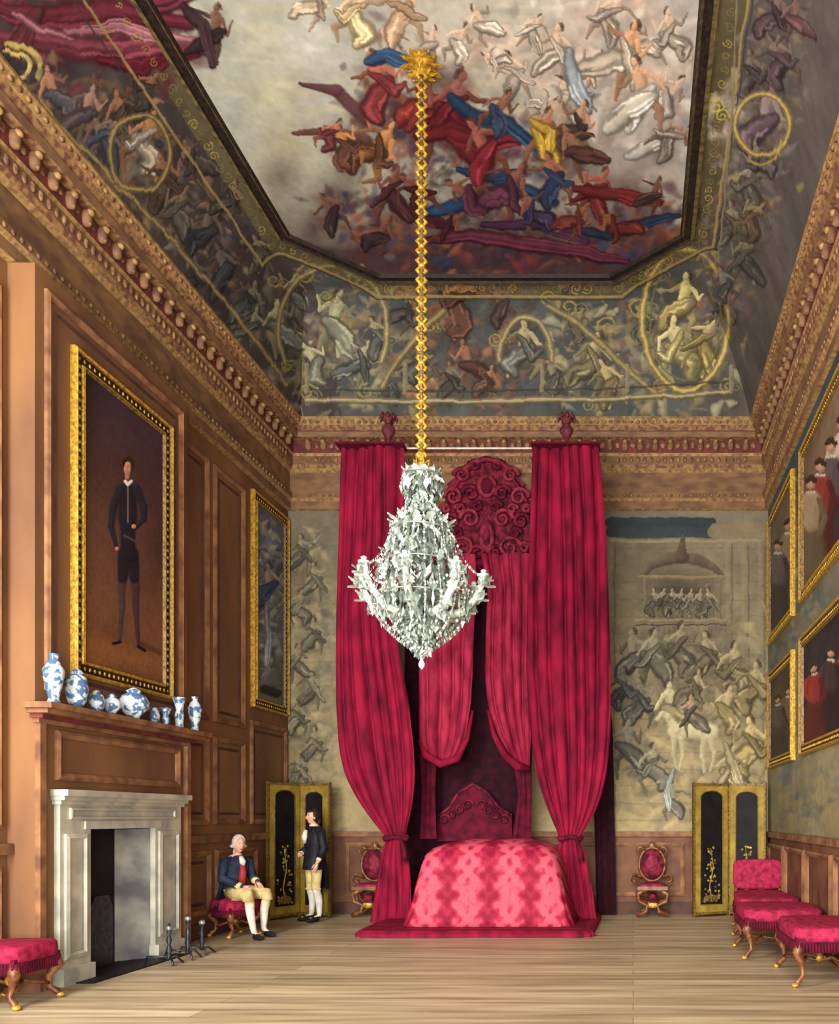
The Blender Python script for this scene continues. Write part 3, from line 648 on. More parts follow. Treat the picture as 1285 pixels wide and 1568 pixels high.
# ------------------------------------------------------------ porcelain
VP={'tall':[(.05,0),(.06,.02),(.045,.1),(.085,.5),(.095,.66),(.06,.82),(.035,.88),(.05,.98),(.045,1)],
    'beaker':[(.06,0),(.05,.15),(.06,.4),(.045,.55),(.06,.8),(.09,1),(.085,1)],
    'bowl':[(.05,0),(.06,.08),(.14,.35),(.15,.55),(.11,.75),(.06,.82),(.08,.88),(.03,.97),(.015,1)],
    'jar':[(.04,0),(.07,.2),(.085,.5),(.07,.78),(.04,.84),(.05,.9),(.03,.96),(.01,1)]}
for px,h,k,ws in ((111,.46,'tall',.95),(159,.38,'jar',1.15),(200,.22,'jar',.85),(232,.22,'bowl',.55),(277,.34,'bowl',1.0),(320,.18,'jar',.65),(343,.2,'beaker',.7),(371,.36,'beaker',.85),(403,.42,'tall',.85)):
    X=BX+.15; y=X*F/(px-CX); mb=MB()
    mb.lathe([(r*ws,z*h) for r,z in VP[k]],(X,y,2.637),'porc',20); mb.obj('porcelain_vase')

# ------------------------------------------------------------ pictures
def picture(name,axis,base,sg,a0,a1,z0,z1,w,paintfn,dens=90,beads=True,warp=True):
    root=bpy.data.objects.new(name,None); scene.collection.objects.link(root)
    mb=MB()
    pr=[(0,0),(0,.05),(w*.1,.07),(w*.22,.055),(w*.26,.035),(w*.74,.03),(w*.78,.05),(w*.9,.055),(w,.025)]
    mts=['gold','gold','gold','goldd','framed','gold','gold','goldd']
    mb.frame(axis,base,sg,a0,a1,z0,z1,pr,mts)
    if beads:
        st=w*.5; c=w*.5
        def bd(a,z):
            P=(base+sg*.038,a,z) if axis=='x' else (a,base+sg*.038,z)
            rr=(.010,w*.10,w*.13) if axis=='x' else (w*.11,.010,w*.11)
            mb.ell(P,rr,'gold',6,4)
        n=int((a1-a0)/st)
        for i in range(n+1):
            a=a0+c+(a1-a0-2*c)*i/n; bd(a,z0+c); bd(a,z1-c)
        n=int((z1-z0)/st)
        for i in range(n+1):
            z=z0+c+(z1-z0-2*c)*i/n; bd(a0+c,z); bd(a1-c,z)
    o=mb.obj('frame'); o.parent=root
    cv,p=mural_plane(axis,base+sg*.024,a0+w*.9,a1-w*.9,z0+w*.9,z1-w*.9,dens,(80,60,54))
    paintfn(cv)
    if warp: cv.warp(70,1.6,22,.9,8,.2)
    q=canvas_obj('canvas',cv,p,MPO); q.parent=root
def pt_main(c):
    yy,xx=c.im.shape[:2]; n=vnoise(yy,xx,4,9)[...,None]; z=np.linspace(0,1,yy)[:,None,None]
    c.im[:]=(lin((112,74,46))*(1-z)+lin((58,42,50))*z)*(.6+.8*n)
    c.stroke([(120,985),(250,1020)],26,(136,88,50),.8,.9,0); c.blob(225,800,26,(92,60,52),.7)
    c.stroke([(215,985),(245,1000)],7,(64,40,32),.7,1.,0)
    bk=(34,32,40)
    c.stroke([(190,865),(186,900),(187,930),(183,982)],[10,7,6,3],(70,54,56)); c.stroke([(202,865),(208,900),(208,930),(212,988)],[10,7,6,3],(64,48,50))
    c.stroke([(174,985),(184,983)],3,(26,22,24)); c.stroke([(212,990),(222,996)],3,(26,22,24))
    c.stroke([(191,848),(188,885)],[13,9],bk); c.stroke([(202,848),(206,885)],[13,9],bk)
    c.stroke([(196,752),(196,790),(196,825),(197,850)],[16,17,13,15],bk)
    c.stroke([(184,748),(174,775),(170,805),(178,835)],[8,7,6,4],(40,38,46)); c.stroke([(209,748),(220,775),(220,795),(207,808)],[8,7,6,4],(40,38,46))
    c.stroke([(205,806)],4,(200,140,104)); c.stroke([(179,840)],3.5,(190,130,100))
    c.stroke([(192,737),(196,742),(201,737)],3,(214,208,200)); c.stroke([(196,745),(196,800)],1.2,(120,100,80)); c.stroke([(190,820),(206,828)],2,(70,64,60))
    c.stroke([(195,722),(195,731)],[5,4],(176,116,90))
    c.stroke([(195,712),(195,721)],[7.2,5.5],(200,140,112)); c.stroke([(188,714),(190,705),(197,702),(203,707),(203,716)],[2.5,4,4.5,4,2.5],(52,32,28))
    c.stroke([(192,714)],.9,(30,20,20)); c.stroke([(198,714)],.9,(30,20,20)); c.stroke([(195,714),(195,718)],.8,(160,100,80)); c.stroke([(193,721),(197,721)],.7,(150,60,50))
picture('portrait_picture','x',BX+.001,1,8.2,9.94,2.98,6.18,.17,pt_main,150,warp=False)
def pt_tall(c):
    yy,xx=c.im.shape[:2]; n=vnoise(yy,xx,4,19)[...,None]; z=np.linspace(0,1,yy)[:,None,None]
    c.im[:]=(lin((100,96,84))*(1-z)+lin((84,90,102))*z)*(.6+.8*n)
    c.clutter([(412,820),(412,1040)],(10,20),140,[(90,98,120),(130,130,130),(70,70,80),(150,140,120)],(3,8),.6,46)
    c.blob(412,830,12,(140,146,160),.8); c.fig(412,900,70,0,(140,130,120),(60,72,104)); c.drape([(407,930),(412,980),(408,1020)],10,(150,156,164),4)
    c.stroke([(405,1055),(425,1062)],8,(40,34,34))
picture('tall_narrow_picture','x',L+.001,1,12.62,13.92,3.25,6.5,.16,pt_tall,90)
def pt_r(seed,bg,robes):
    def f(c):
        yy,xx=c.im.shape[:2]; n=vnoise(yy,xx,4,seed)[...,None]; c.im[:]=lin(bg)*(.5+1.*n)
        u0,u1=c.us[0],c.us[-1]; v0,v1=c.vs[0],c.vs[-1]; k=len(robes)
        for i,r in enumerate(robes):
            y=u0+(u1-u0)*(i+.5)/k; z=(v0+v1)/2-.1; px=CX+R*F/y; py=CY-(z-EYE)*F/y; h=(v1-v0)*F/y/KS*.8; X=px/KS; Y=py/KS
            w_=h*.11
            dk=tuple(q*.6 for q in r)
            c.stroke([(X,Y-h*.1),(X,Y+h*.45)],[w_*.8,w_*1.5],dk,1,.3,.5); c.stroke([(X,Y-h*.22),(X,Y)],[w_*.9,w_*.75],r,1,.3,.5)
            c.stroke([(X-w_*.7,Y-h*.22),(X-w_*1.2,Y-h*.05),(X-w_*.4,Y+h*.02)],w_*.3,r,1,.3,.5); c.stroke([(X+w_*.7,Y-h*.22),(X+w_*1.2,Y-h*.05),(X+w_*.7,Y+h*.1)],w_*.3,dk,1,.3,.5)
            c.stroke([(X,Y-h*.36)],w_*.42,(170,130,104)); c.stroke([(X-w_*.3,Y-h*.40),(X,Y-h*.43),(X+w_*.3,Y-h*.40)],w_*.25,(50,38,34)); c.stroke([(X-w_*.3,Y-h*.29),(X+w_*.3,Y-h*.29)],w_*.14,(180,172,156))
    return f
picture('large_wall_picture','x',R-.014,-1,8.1,11.06,4.4,6.38,.15,pt_r(31,(110,90,72),[(140,56,52),(170,160,138),(80,72,76),(124,52,48),(150,130,100)]),60)
picture('square_wall_picture','x',R-.014,-1,11.6,13.66,4.36,6.38,.15,pt_r(41,(96,84,68),[(120,104,82),(86,78,80)]),60)
picture('lower_wall_picture','x',R-.014,-1,8.1,11.06,2.4,3.94,.15,pt_r(51,(46,40,44),[(122,38,46),(60,44,48),(128,46,46)]),60)
picture('small_wall_picture','x',R-.014,-1,11.6,13.66,2.38,3.9,.15,pt_r(61,(68,60,50),[(98,80,64),(76,68,66)]),60)

# ------------------------------------------------------------ folding screens
def screen_leaf(mb,xa,ya,xb,yb,h):
    d=Vector((xb-xa,yb-ya,0)); w=d.length; d.normalize(); n=Vector((d.y,-d.x,0)); mb.T=Matrix(((d.x,n.x,0,xa),(d.y,n.y,0,ya),(0,0,1,0),(0,0,0,1)))
    b=.13
    mb.box(0,w,-.02,.02,.04,h,'olive'); mb.box(0,.03,-.025,.03,0,h+.02,'goldd'); mb.box(w-.03,w,-.025,.03,0,h+.02,'goldd'); mb.box(.03,w-.03,-.02,.028,h-.03,h+.01,'goldd'); mb.box(.03,w-.03,-.02,.028,.04,.08,'goldd')
    x0,x1=b,w-b; top=h-.22; r=(x1-x0)/2
    poly=[(x0,.2),(x1,.2)]+[((x0+x1)/2+r*math.cos(t),top+.55*r*math.sin(t)) for t in np.linspace(0,math.pi,13)]
    mb.prism(poly,'y',.02,.026,'black')
    pts=[(x,.028,z) for x,z in poly]; mb.tube(pts+[pts[0]],.008,'goldd',5)
    rd=random.Random(int(abs(xa)*100))
    cx=(x0+x1)/2
    mb.tube([(cx,.03,.24),(cx-.04,.03,.5),(cx+.03,.03,.8),(cx-.02,.03,1.1)],[.014,.012,.009,.006],'olive',5)
    for k in range(44):
        z=rd.uniform(.24,1.15); x=cx+rd.uniform(-.75,.75)*r*(1 if z<.7 else .6); a=rd.uniform(0,3.14)
        mb.ell((x,.028,z),(.034*rd.uniform(.5,1),.004,.02),('olive','goldd','gold')[k%3],7,4,1,Matrix.Rotation(a,3,'Y'))
    mb.ell((cx,.028,.3),(r*.8,.004,.06),'goldd',10,4)
    mb.T=None
def screen(pts,h):
    mb=MB()
    for (a,b) in zip(pts[:-1],pts[1:]): screen_leaf(mb,a[0],a[1],b[0],b[1],h)
    mb.obj('folding_screen')
screen([(-5.62,12.98),(-5.36,13.60),(-4.80,13.42)],2.13)
screen([(.95,13.45),(1.55,13.72),(2.12,13.48)],2.13)

# ------------------------------------------------------------ state bed
def resample(rows,n):
    r=np.array(rows,float); t=np.linspace(r[0,0],r[-1,0],n)
    cols=[np.interp(t,r[:,0],r[:,k]) for k in range(r.shape[1])]
    for k in range(1,r.shape[1]):
        c=cols[k]
        for _ in range(4): c[1:-1]=(c[:-2]+2*c[1:-1]+c[2:])/4
    cols[0]=t
    return np.array(cols).T
def curtain(mb,rows,depth,n,amp,mt,seed=0,nr=60,bow=0.):
    rd=random.Random(seed); R_=resample(rows,nr); nu=n*10; vs=[];fs=[]
    ph=[rd.uniform(-.35,.35) for _ in range(6)]
    for j,row in enumerate(R_):
        py,a,b=row[:3]
        for i in range(nu+1):
            u=i/nu; t=j/(nr-1)
            w=n*(u+.03*math.sin(5*u+3*t+ph[0])+.02*math.sin(11*u+ph[1]-2*t))
            fold=math.cos(2*math.pi*w); sh=abs(math.sin(math.pi*w))**.75
            wid=(b-a)*depth/F; am=min(amp,wid/n*1.5)
            y=depth-am*(.85*sh+.15*fold)+am*.25*math.sin(7*u+4*t+ph[2])-bow*math.sin(math.pi*u)
            px=a+(b-a)*u; v=W(px,py,depth); v.y=y; vs.append(v)
    for j in range(nr-1):
        for i in range(nu): k=j*(nu+1)+i; fs.append((k,k+1,k+nu+2,k+nu+1))
    mb.add(vs,fs,mt,True)
root=bpy.data.objects.new('state_bed',None); scene.collection.objects.link(root)
def child(mb,n): o=mb.obj(n); o.parent=root; return o
D=12.75
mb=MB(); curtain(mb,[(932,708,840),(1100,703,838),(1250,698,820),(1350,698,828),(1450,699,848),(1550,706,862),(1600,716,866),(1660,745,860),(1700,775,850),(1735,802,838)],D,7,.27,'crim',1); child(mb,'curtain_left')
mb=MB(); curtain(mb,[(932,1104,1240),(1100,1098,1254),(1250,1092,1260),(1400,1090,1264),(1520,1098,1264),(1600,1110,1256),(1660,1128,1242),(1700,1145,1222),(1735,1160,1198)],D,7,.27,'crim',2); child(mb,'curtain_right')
mb=MB()
curtain(mb,[(1730,800,838),(1780,786,848),(1840,778,852),(1906,768,856)],D-.02,5,.12,'crim',3,24)
curtain(mb,[(1730,1160,1200),(1780,1150,1215),(1840,1146,1226),(1906,1150,1236)],D-.02,5,.12,'crim',4,24)
for px in (819,1180):
    c=W(px,1733,D-.06); mb.tube([c+Vector((.17*math.cos(t),.07*math.sin(t),.02*math.sin(t*3))) for t in np.linspace(0,2*math.pi,17)],.035,'crimm')
    mb.tube([c+Vector((.1,-.1,0)),c+Vector((.16,-.12,-.2)),c+Vector((.17,-.11,-.34))],[.02,.03,.05],'crimm')
child(mb,'tied_tails')
mb=MB()
curtain(mb,[(1150,838,1100),(1500,838,1100),(1880,838,1100)],13.86,7,.06,'crimd',5)  # near-black crimson paints the shade in the bed recess
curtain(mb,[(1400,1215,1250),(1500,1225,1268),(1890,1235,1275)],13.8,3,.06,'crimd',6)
child(mb,'back_hangings')
mb=MB()
D2=13.3
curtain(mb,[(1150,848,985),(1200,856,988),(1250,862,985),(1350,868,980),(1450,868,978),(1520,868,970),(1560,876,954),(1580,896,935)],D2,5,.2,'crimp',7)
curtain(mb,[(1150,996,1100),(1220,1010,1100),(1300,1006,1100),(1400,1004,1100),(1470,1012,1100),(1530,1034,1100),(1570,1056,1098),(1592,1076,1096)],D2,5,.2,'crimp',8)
P=[W(868,1530,D2-.12),W(880,1562,D2-.2),W(912,1580,D2-.22),W(945,1570,D2-.2),W(966,1530,D2-.14),W(978,1470,D2-.1)]
mb.tube(P,[.03,.06,.07,.06,.04,.02],'crim',10)
P=[W(1010,1470,D2-.1),W(1022,1520,D2-.14),W(1044,1562,D2-.2),W(1070,1585,D2-.2),W(1095,1590,D2-.12)]
mb.tube(P,[.02,.04,.06,.07,.04],'crim',10)
curtain(mb,[(1560,868,905),(1640,872,900),(1735,868,905)],D2+.1,3,.06,'crimm',9,20); curtain(mb,[(1570,1060,1098),(1640,1072,1100),(1735,1060,1100)],D2+.1,3,.06,'crimm',10,20)
child(mb,'draped_valances')
mb=MB()
pl=[(W(x,y,13.7).x,W(x,y,13.7).z) for x,y in ((905,1740),(905,1690),(930,1672),(950,1640),(980,1622),(1010,1640),(1030,1668),(1060,1686),(1060,1740))]
mb.prism(pl,'y',13.66,13.72,'crimm'); mb.tube([(x,13.65,z) for x,z in pl[1:-1]],.03,'crimb')  # inner head darkened by colour to deepen the recess shade
for sg in (-1,1):
    for k in range(4):
        c=W(982+sg*(14+k*16),1665+k*10,13.64); mb.tube([c+Vector((.09*(1-.7*t)*math.cos(8*t*sg),-.02*t,.09*(1-.7*t)*math.sin(8*t))) for t in np.linspace(0,1,14)],.018,'crimb',6)
child(mb,'inner_head')
mb=MB()
x0=W(705,0,D).x;x1=W(1242,0,D).x; zt=W(0,930,D).z
mb.box(x0-.0,W(842,0,D).x,D-.26,D+.02,zt-.02,zt+.01,'crimm'); mb.box(W(1102,0,D).x,x1,D-.26,D+.02,zt-.02,zt+.01,'crimm')
mb.tube([(x0,D,zt+.02),(x1,D,zt+.02)],.014,'white')
for x in (x0+.05,x1-.05): mb.tube([(x,D,zt+.02),(x,13.95,zt+.02)],.02,'crimm')
for px in (807,1173):
    c=W(px,930,D); c.y-=.08
    mb.lathe([(.06,.0),(.075,.04),(.03,.08),(.05,.14),(.095,.22),(.10,.27),(.06,.33),(.03,.36)],c,'finial',14)
    for k in range(9):
        t=2*math.pi*k/9; mb.tube([c+Vector((0,0,.3)),c+Vector((.05*math.cos(t),.05*math.sin(t),.42)),c+Vector((.11*math.cos(t),.11*math.sin(t),.46)),c+Vector((.14*math.cos(t),.14*math.sin(t),.40))],[.03,.034,.028,.012],'entr' if k%2 else 'finial',6)
child(mb,'tester_and_finials')
mb=MB()
D3=13.78
outl=[(920,1215),(916,1110),(925,1080),(918,1045),(930,1020),(925,1000),(945,985),(955,965),(975,952),(1005,942),(1035,950),(1055,965),(1065,985),(1085,1000),(1080,1020),(1095,1045),(1088,1080),(1098,1110),(1094,1215)]
pl=[(W(x,y,D3).x,W(x,y,D3).z) for x,y in outl]
mb.prism(pl,'y',D3,D3+.1,'crimb')
def scr(px,py,r,turn,fl,a0,mt='crimc',w=.03):
    P=[];Rr=[]
    for k in range(18):
        t=k/17;a=a0+turn*2*math.pi*t*fl;rr=r*(1-.82*t); c=W(px,py,D3); P.append((c.x+rr*math.cos(a),D3-.03-.05*t,c.z+rr*math.sin(a))); Rr.append(w*(1-.4*t)*(1+.25*math.sin(k*2.1)))
    mb.tube(P,Rr,mt,6)
for sg in (-1,1):
    for (dx,py,r,m_) in ((48,1135,.2,'crimc'),(72,1080,.14,'crimb'),(34,1075,.17,'crimc'),(68,1030,.16,'crimc'),(32,1022,.14,'crimb'),(50,985,.14,'crimc'),(18,1145,.13,'crimb'),(80,1135,.1,'crimc'),(60,1105,.1,'crimm'),(54,1055,.09,'crimc'),(20,1050,.1,'crimm'),(84,1055,.08,'crimc'),(24,965,.1,'crimb'),(70,1170,.12,'crimb')):
        scr(1007+sg*dx,py,r,1.4,sg,0 if sg>0 else math.pi,m_,.038)
    for k in range(7):
        c=W(1007+sg*(14+k*12),1196-abs(k-3)*6,D3-.05); mb.ell(c,(.045,.03,.09),'crimc' if k%2 else 'crimb',8,6,1,Matrix.Rotation(sg*.5,3,'Y'))
mb.ell(W(1007,1005,D3-.04),(.17,.06,.2),'crimc',14,10); mb.ell(W(1007,1005,D3-.09),(.1,.05,.13),'crimm',14,10); mb.ell(W(1007,1110,D3-.05),(.13,.06,.26),'crimc',14,10); mb.ell(W(1007,1110,D3-.1),(.06,.04,.15),'crimb',12,8)
P=[W(955+i*(1059-955)/12,972-22*math.sin(math.pi*i/12),D3-.05) for i in range(13)]; mb.tube(P,.04,'crimc')
P=[W(915+i*(1098-915)/14,1062-110*math.sin(math.pi*i/14)**.8,D3-.03) for i in range(15)]; mb.tube(P,.032,'crimb')
child(mb,'headboard_crest')
mb=MB()
def ringbed(z,xa,xb,ya,yb,e=.18,n=84,fl=.0):
    P=[]
    for i in range(n):
        t=2*math.pi*i/n; cx,cy=(xa+xb)/2,(ya+yb)/2; c,s_=math.cos(t),math.sin(t)
        c=math.copysign(abs(c)**e,c); s_=math.copysign(abs(s_)**e,s_)
        w=1+fl*math.sin(t*14)
        P.append((cx+(xb-xa)/2*c*w,cy+(yb-ya)/2*s_*w,z))
    return P
rg=[ringbed(.09,-3.22,-.80,11.62,13.55,fl=.012),ringbed(.2,-3.17,-.86,11.66,13.55,fl=.01),ringbed(.45,-3.10,-.93,11.7,13.55,fl=.006),ringbed(.7,-3.05,-.98,11.72,13.55,fl=.003),ringbed(.92,-3.0,-1.03,11.74,13.55,e=.22),
    ringbed(1.06,-2.96,-1.07,11.78,13.55,e=.26),ringbed(1.15,-2.88,-1.15,11.86,13.5,e=.3),ringbed(1.22,-2.72,-1.31,12.0,13.4,e=.35),ringbed(1.27,-2.4,-1.6,12.3,13.1,e=.4)]
mb.loft(rg,'damask')
child(mb,'counterpane')
mb=MB()
rr=[]
for z,e in ((0.004,.0),(.05,.0),(.085,.05)):
    rr.append([(x_,y_,z) for x_,y_,_ in ringbed(z,-3.72+e,-.52-e,11.2+e,13.6,.12,60,.012)])
mb.loft(rr,'crim',smooth=False)
child(mb,'foot_carpet')

# ------------------------------------------------------------ seats
def stool(name,cx,cy,w,d,h,rot=0.,back=False):
    mb=MB(); mb.T=Matrix.Translation((cx,cy,0))@Matrix.Rotation(rot,4,'Z')
    mb.ell((0,0,h-.07),(w/2,d/2,.085),'stool',28,12,.35); mb.box(-w/2+.02,w/2-.02,-d/2+.02,d/2-.02,h-.18,h-.1,'crimm')
    nf=int(w/.03)
    for i in range(nf):
        for s_ in (-1,1):
            x=-w/2+.03+(w-.06)*i/(nf-1); mb.tube([(x,s_*(d/2-.015),h-.14),(x,s_*(d/2-.01),h-.23)],[.012,.015],'crimm',5)
    nf=int(d/.03)
    for i in range(nf):
        for s_ in (-1,1):
            y=-d/2+.03+(d-.06)*i/(nf-1); mb.tube([(s_*(w/2-.015),y,h-.14),(s_*(w/2-.01),y,h-.23)],[.012,.015],'crimm',5)
    for sx in (-1,1):
        for sy in (-1,1):
            x,y=sx*(w/2-.06),sy*(d/2-.06)
            mb.tube([(x,y,h-.14),(x+sx*.03,y+sy*.03,h-.22),(x-sx*.02,y-sy*.02,h*.38),(x-sx*.03,y,h*.2),(x+sx*.02,y+sy*.02,.06),(x+sx*.05,y+sy*.03,.02)],[.04,.05,.028,.022,.03,.02],'legs',10)
            mb.ell((x+sx*.05,y+sy*.03,.025),(.035,.035,.025),'gold',10,6)
    mb.tube([(-w/2+.08,-d/2+.08,.14),(-w*.2,0,.2),(0,0,.17),(w*.2,0,.2),(w/2-.08,d/2-.08,.14)],.018,'legs'); mb.tube([(-w/2+.08,d/2-.08,.14),(-w*.2,0,.2),(0,0,.17),(w*.2,0,.2),(w/2-.08,-d/2+.08,.14)],.018,'legs')
    mb.ell((0,0,.2),(.04,.04,.05),'gold')
    if back:
        mb.ell((0,d/2-.03,h+.24),(w/2,.05,.22),'stool',24,12,.35)
        for sx in (-1,1): mb.tube([(sx*(w/2-.05),d/2-.04,h-.15),(sx*(w/2-.05),d/2,h+.1)],.025,'legs')
    return mb.obj(name)
stool('upholstered_chair',1.84,12.2,.74,.6,.52,0,True)
stool('damask_stool',1.74,11.1,.8,.7,.56); stool('damask_stool',1.70,9.95,.92,1.0,.56); stool('damask_stool',1.86,8.45,.7,1.1,.56); stool('damask_stool',-5.34,7.25,.52,.6,.52)
def hall_chair(cx,cy,rot=0):
    mb=MB(); mb.T=Matrix.Translation((cx,cy,0))@Matrix.Rotation(rot,4,'Z')
    mb.box(-.24,.24,-.2,.18,.44,.5,'legs'); mb.ell((0,0,.51),(.22,.19,.03),'stool',20,8,.5)
    mb.ell((0,.2,.83),(.19,.03,.24),'crimb',24,12); mb.ell((0,.175,.84),(.1,.02,.14),'crimc',20,10)
    mb.tube([(.21*math.cos(t),.19,.83+.27*math.sin(t)) for t in np.linspace(0,2*math.pi,29)],.024,'legs')
    for s_ in (-1,1):
        mb.tube([(s_*.1,.19,1.06),(s_*.2,.19,1.12),(s_*.25,.19,1.04),(s_*.2,.19,1.0)],[.03,.025,.02,.015],'legs')
        mb.tube([(s_*.16,.19,.62),(s_*.3,.18,.66),(s_*.33,.17,.57),(s_*.24,.17,.52)],[.03,.03,.025,.02],'legs')
    mb.ell((0,.19,1.13),(.06,.03,.07),'legs')
    for yy_ in (-.15,.15):
        for s_ in (-1,1):
            mb.tube([(s_*.08,yy_,.45),(s_*.24,yy_,.38),(s_*.22,yy_,.26),(s_*.08,yy_,.2),(s_*.1,yy_,.1),(s_*.26,yy_,.03)],[.04,.045,.035,.03,.035,.028],'legs',10)
        mb.ell((0,yy_,.3),(.08,.03,.08),'crimb')
        mb.ell((0,yy_,.2),(.1,.03,.05),'gold')
    mb.obj('hall_chair')
hall_chair(.31,13.6); hall_chair(-4.22,13.6)

# ------------------------------------------------------------ chandelier
root=bpy.data.objects.new('crystal_chandelier',None); scene.collection.objects.link(root)
cxh,cyh=-2.18,8.72; zz_=lambda py:EYE+(CY-py)*cyh/F
mb=MB()
mb.lathe([(.015,0),(.03,.03),(.02,.12),(.07,.2),(.03,.32),(.09,.5),(.12,.62),(.04,.78),(.07,.95),(.11,1.1),(.05,1.3),(.03,1.5),(.06,1.62),(.09,1.74),(.04,1.86),(.01,1.94)],(cxh,cyh,zz_(1360)),'silver',14)
env=[(975,.15),(990,.20),(1015,.2),(1038,.13),(1060,.2),(1085,.29),(1115,.33),(1150,.36),(1175,.42),(1210,.46),(1240,.49),(1265,.44),(1288,.34),(1312,.22),(1335,.12),(1360,.02)]
ey=[e[0] for e in env]; er=[e[1] for e in env]
def loz(c,ax,l,w,mt):
    ax=Vector(ax).normalized(); a=ax.orthogonal().normalized(); b=ax.cross(a); ang=random.uniform(0,6.28)
    a,b=a*math.cos(ang)+b*math.sin(ang),b*math.cos(ang)-a*math.sin(ang); c=Vector(c)
    v=[c+ax*l*.45,c-ax*l*.55,c+a*w,c+b*w*.45,c-a*w,c-b*w*.45]
    mb.add(v,[(0,2,3),(0,3,4),(0,4,5),(0,5,2),(1,3,2),(1,4,3),(1,5,4),(1,2,5)],mt)
pick=lambda:random.choice(['crys','crys','crys2','crys2','crys3','crys3'])
NS=20
for k in range(NS):
    t=2*math.pi*k/NS
    for q in range(34):
        u=q/33; py=1035+(1240-1035)*u; r=np.interp(py,ey,er)
        loz((cxh+r*math.cos(t),cyh+r*math.sin(t),zz_(py)),(0,0,1),.034,.015,'crys' if q%3 else 'crys2')
    for q in range(26):
        u=q/25; py=1240+(1352-1240)*u; r=.48*math.cos(u*math.pi/2)**.8+.02
        loz((cxh+r*math.cos(t),cyh+r*math.sin(t),zz_(py)),(0,0,1),.04,.018,'crys' if q%2 else 'crys2')
    for py,r,l in ((1000,.2,.13),(1050,.16,.12),(1110,.33,.15),(1165,.39,.16),(1240,.49,.2)):
        loz((cxh+r*math.cos(t+.15),cyh+r*math.sin(t+.15),zz_(py)-l*.5),(0,0,-1),l,.03,pick())
for py,r in ((985,.19),(1100,.31),(1170,.40),(1240,.49)):
    mb.tube([(cxh+r*math.cos(t),cyh+r*math.sin(t),zz_(py)) for t in np.linspace(0,2*math.pi,37)],.011,'silver',6)
for k in range(1150):
    py=random.uniform(978,1355); r=np.interp(py,ey,er)*random.uniform(.4,1.04); t=random.uniform(0,6.28)
    ax=(random.gauss(0,.4)+.3*math.cos(t),random.gauss(0,.4)+.3*math.sin(t),-1)
    loz((cxh+r*math.cos(t),cyh+r*math.sin(t),zz_(py)),ax,random.uniform(.07,.18),random.uniform(.022,.05),pick())
def leaf(base,d,up,l,w,mt):
    base=Vector(base);d=Vector(d).normalized();up=Vector(up);side=d.cross(up).normalized(); vs=[];fs=[]
    for i in range(9):
        t=i/8; c=base+d*l*t+up*l*(.5*t*t-.35*t**3); ww=w*math.sin(math.pi*min(1,.12+.88*t))**.8*(1+.25*math.cos(t*18))
        vs+=[c-side*ww,c+up*.02,c+side*ww]
    for i in range(8):
        for j in range(2): k=i*3+j; fs.append((k,k+1,k+4,k+3))
    mb.add(vs,fs,mt,True)
for k in range(8):
    r1,z0,z1=.64,1258,1195
    t=2*math.pi*k/8; c,s_=math.cos(t),math.sin(t); za,zb=zz_(z0),zz_(z1)
    pts=[(cxh+r*c,cyh+r*s_,z) for r,z in ((.04,za-.06),(r1*.35,za-.08),(r1*.65,za-.04),(r1*.86,za+(zb-za)*.3),(r1*.97,za+(zb-za)*.75),(r1*1.0,zb))]
    mb.tube(pts,[.04,.045,.045,.038,.03,.018],'crys',7)
    m_=Vector(pts[3]); mb.tube([m_,m_+Vector((c*.07,s_*.07,.0)),m_+Vector((c*.1,s_*1*.1,.06)),m_+Vector((c*.06,s_*.06,.09)),m_+Vector((c*.03,s_*.03,.05))],[.02,.02,.016,.014,.01],'crys',6)
    e=Vector(pts[-1]); mb.lathe([(.012,0),(.055,.02),(.06,.035),(.02,.045),(.03,.06),(.03,.075),(.015,.085)],e,'crys',10)
    for q in range(7):
        a=2*math.pi*q/7; loz(e+Vector((.055*math.cos(a),.055*math.sin(a),-.04)),(0,0,-1),.11,.02,pick())
    for q in (2,3,4):
        loz(Vector(pts[q])-Vector((0,0,.1)),(0,0,-1),.16,.036,'crys2')
        leaf(pts[q],(c,s_,-.3),(0,0,.9),.15,.06,'crys'); leaf(pts[q],(c+.6*s_,s_-.6*c,.4),(0,0,.9),.14,.05,'crys2'); leaf(pts[q],(c-.6*s_,s_+.6*c,.4),(0,0,.9),.14,.05,'crys')
    t2=t+2*math.pi/8; e2=Vector((cxh+r1*math.cos(t2),cyh+r1*math.sin(t2),zb)); e3=Vector((cxh+.31*math.cos(t),cyh+.31*math.sin(t),zz_(1100)))
    for q in range(1,16):
        u=q/16; pz=e.lerp(e2,u); pz.z-=.2*math.sin(math.pi*u); loz(pz,(0,0,1),.04,.016,'crys' if q%2 else 'crys2')
        pz=e.lerp(e3,u); pz.z-=.10*math.sin(math.pi*u); loz(pz,(0,0,1),.04,.016,'crys' if q%2 else 'crys2')
for k in range(12):
    t=2*math.pi*k/12
    for py,r,l,w,up,m_ in ((995,.06,.17,.05,.6,'crys'),(1090,.2,.16,.05,.3,'crys'),(1160,.26,.18,.05,.3,'crys2'),(1235,.2,.26,.06,-.3,'crys'),(1285,.12,.22,.05,-.9,'crys2')):
        tt=t+py*.013; leaf((cxh+r*math.cos(tt),cyh+r*math.sin(tt),zz_(py)),(math.cos(tt),math.sin(tt),up),(0,0,1),l,w,m_)
mb.lathe([(.0,0),(.03,.03),(.035,.06),(.015,.1),(.03,.13),(.005,.16)],(cxh,cyh,zz_(1385)),'crys',10)
o=mb.obj('crystal_body'); o.parent=root
mb=MB()
za,zb=zz_(972),H-.12; n=int((zb-za)/.10)
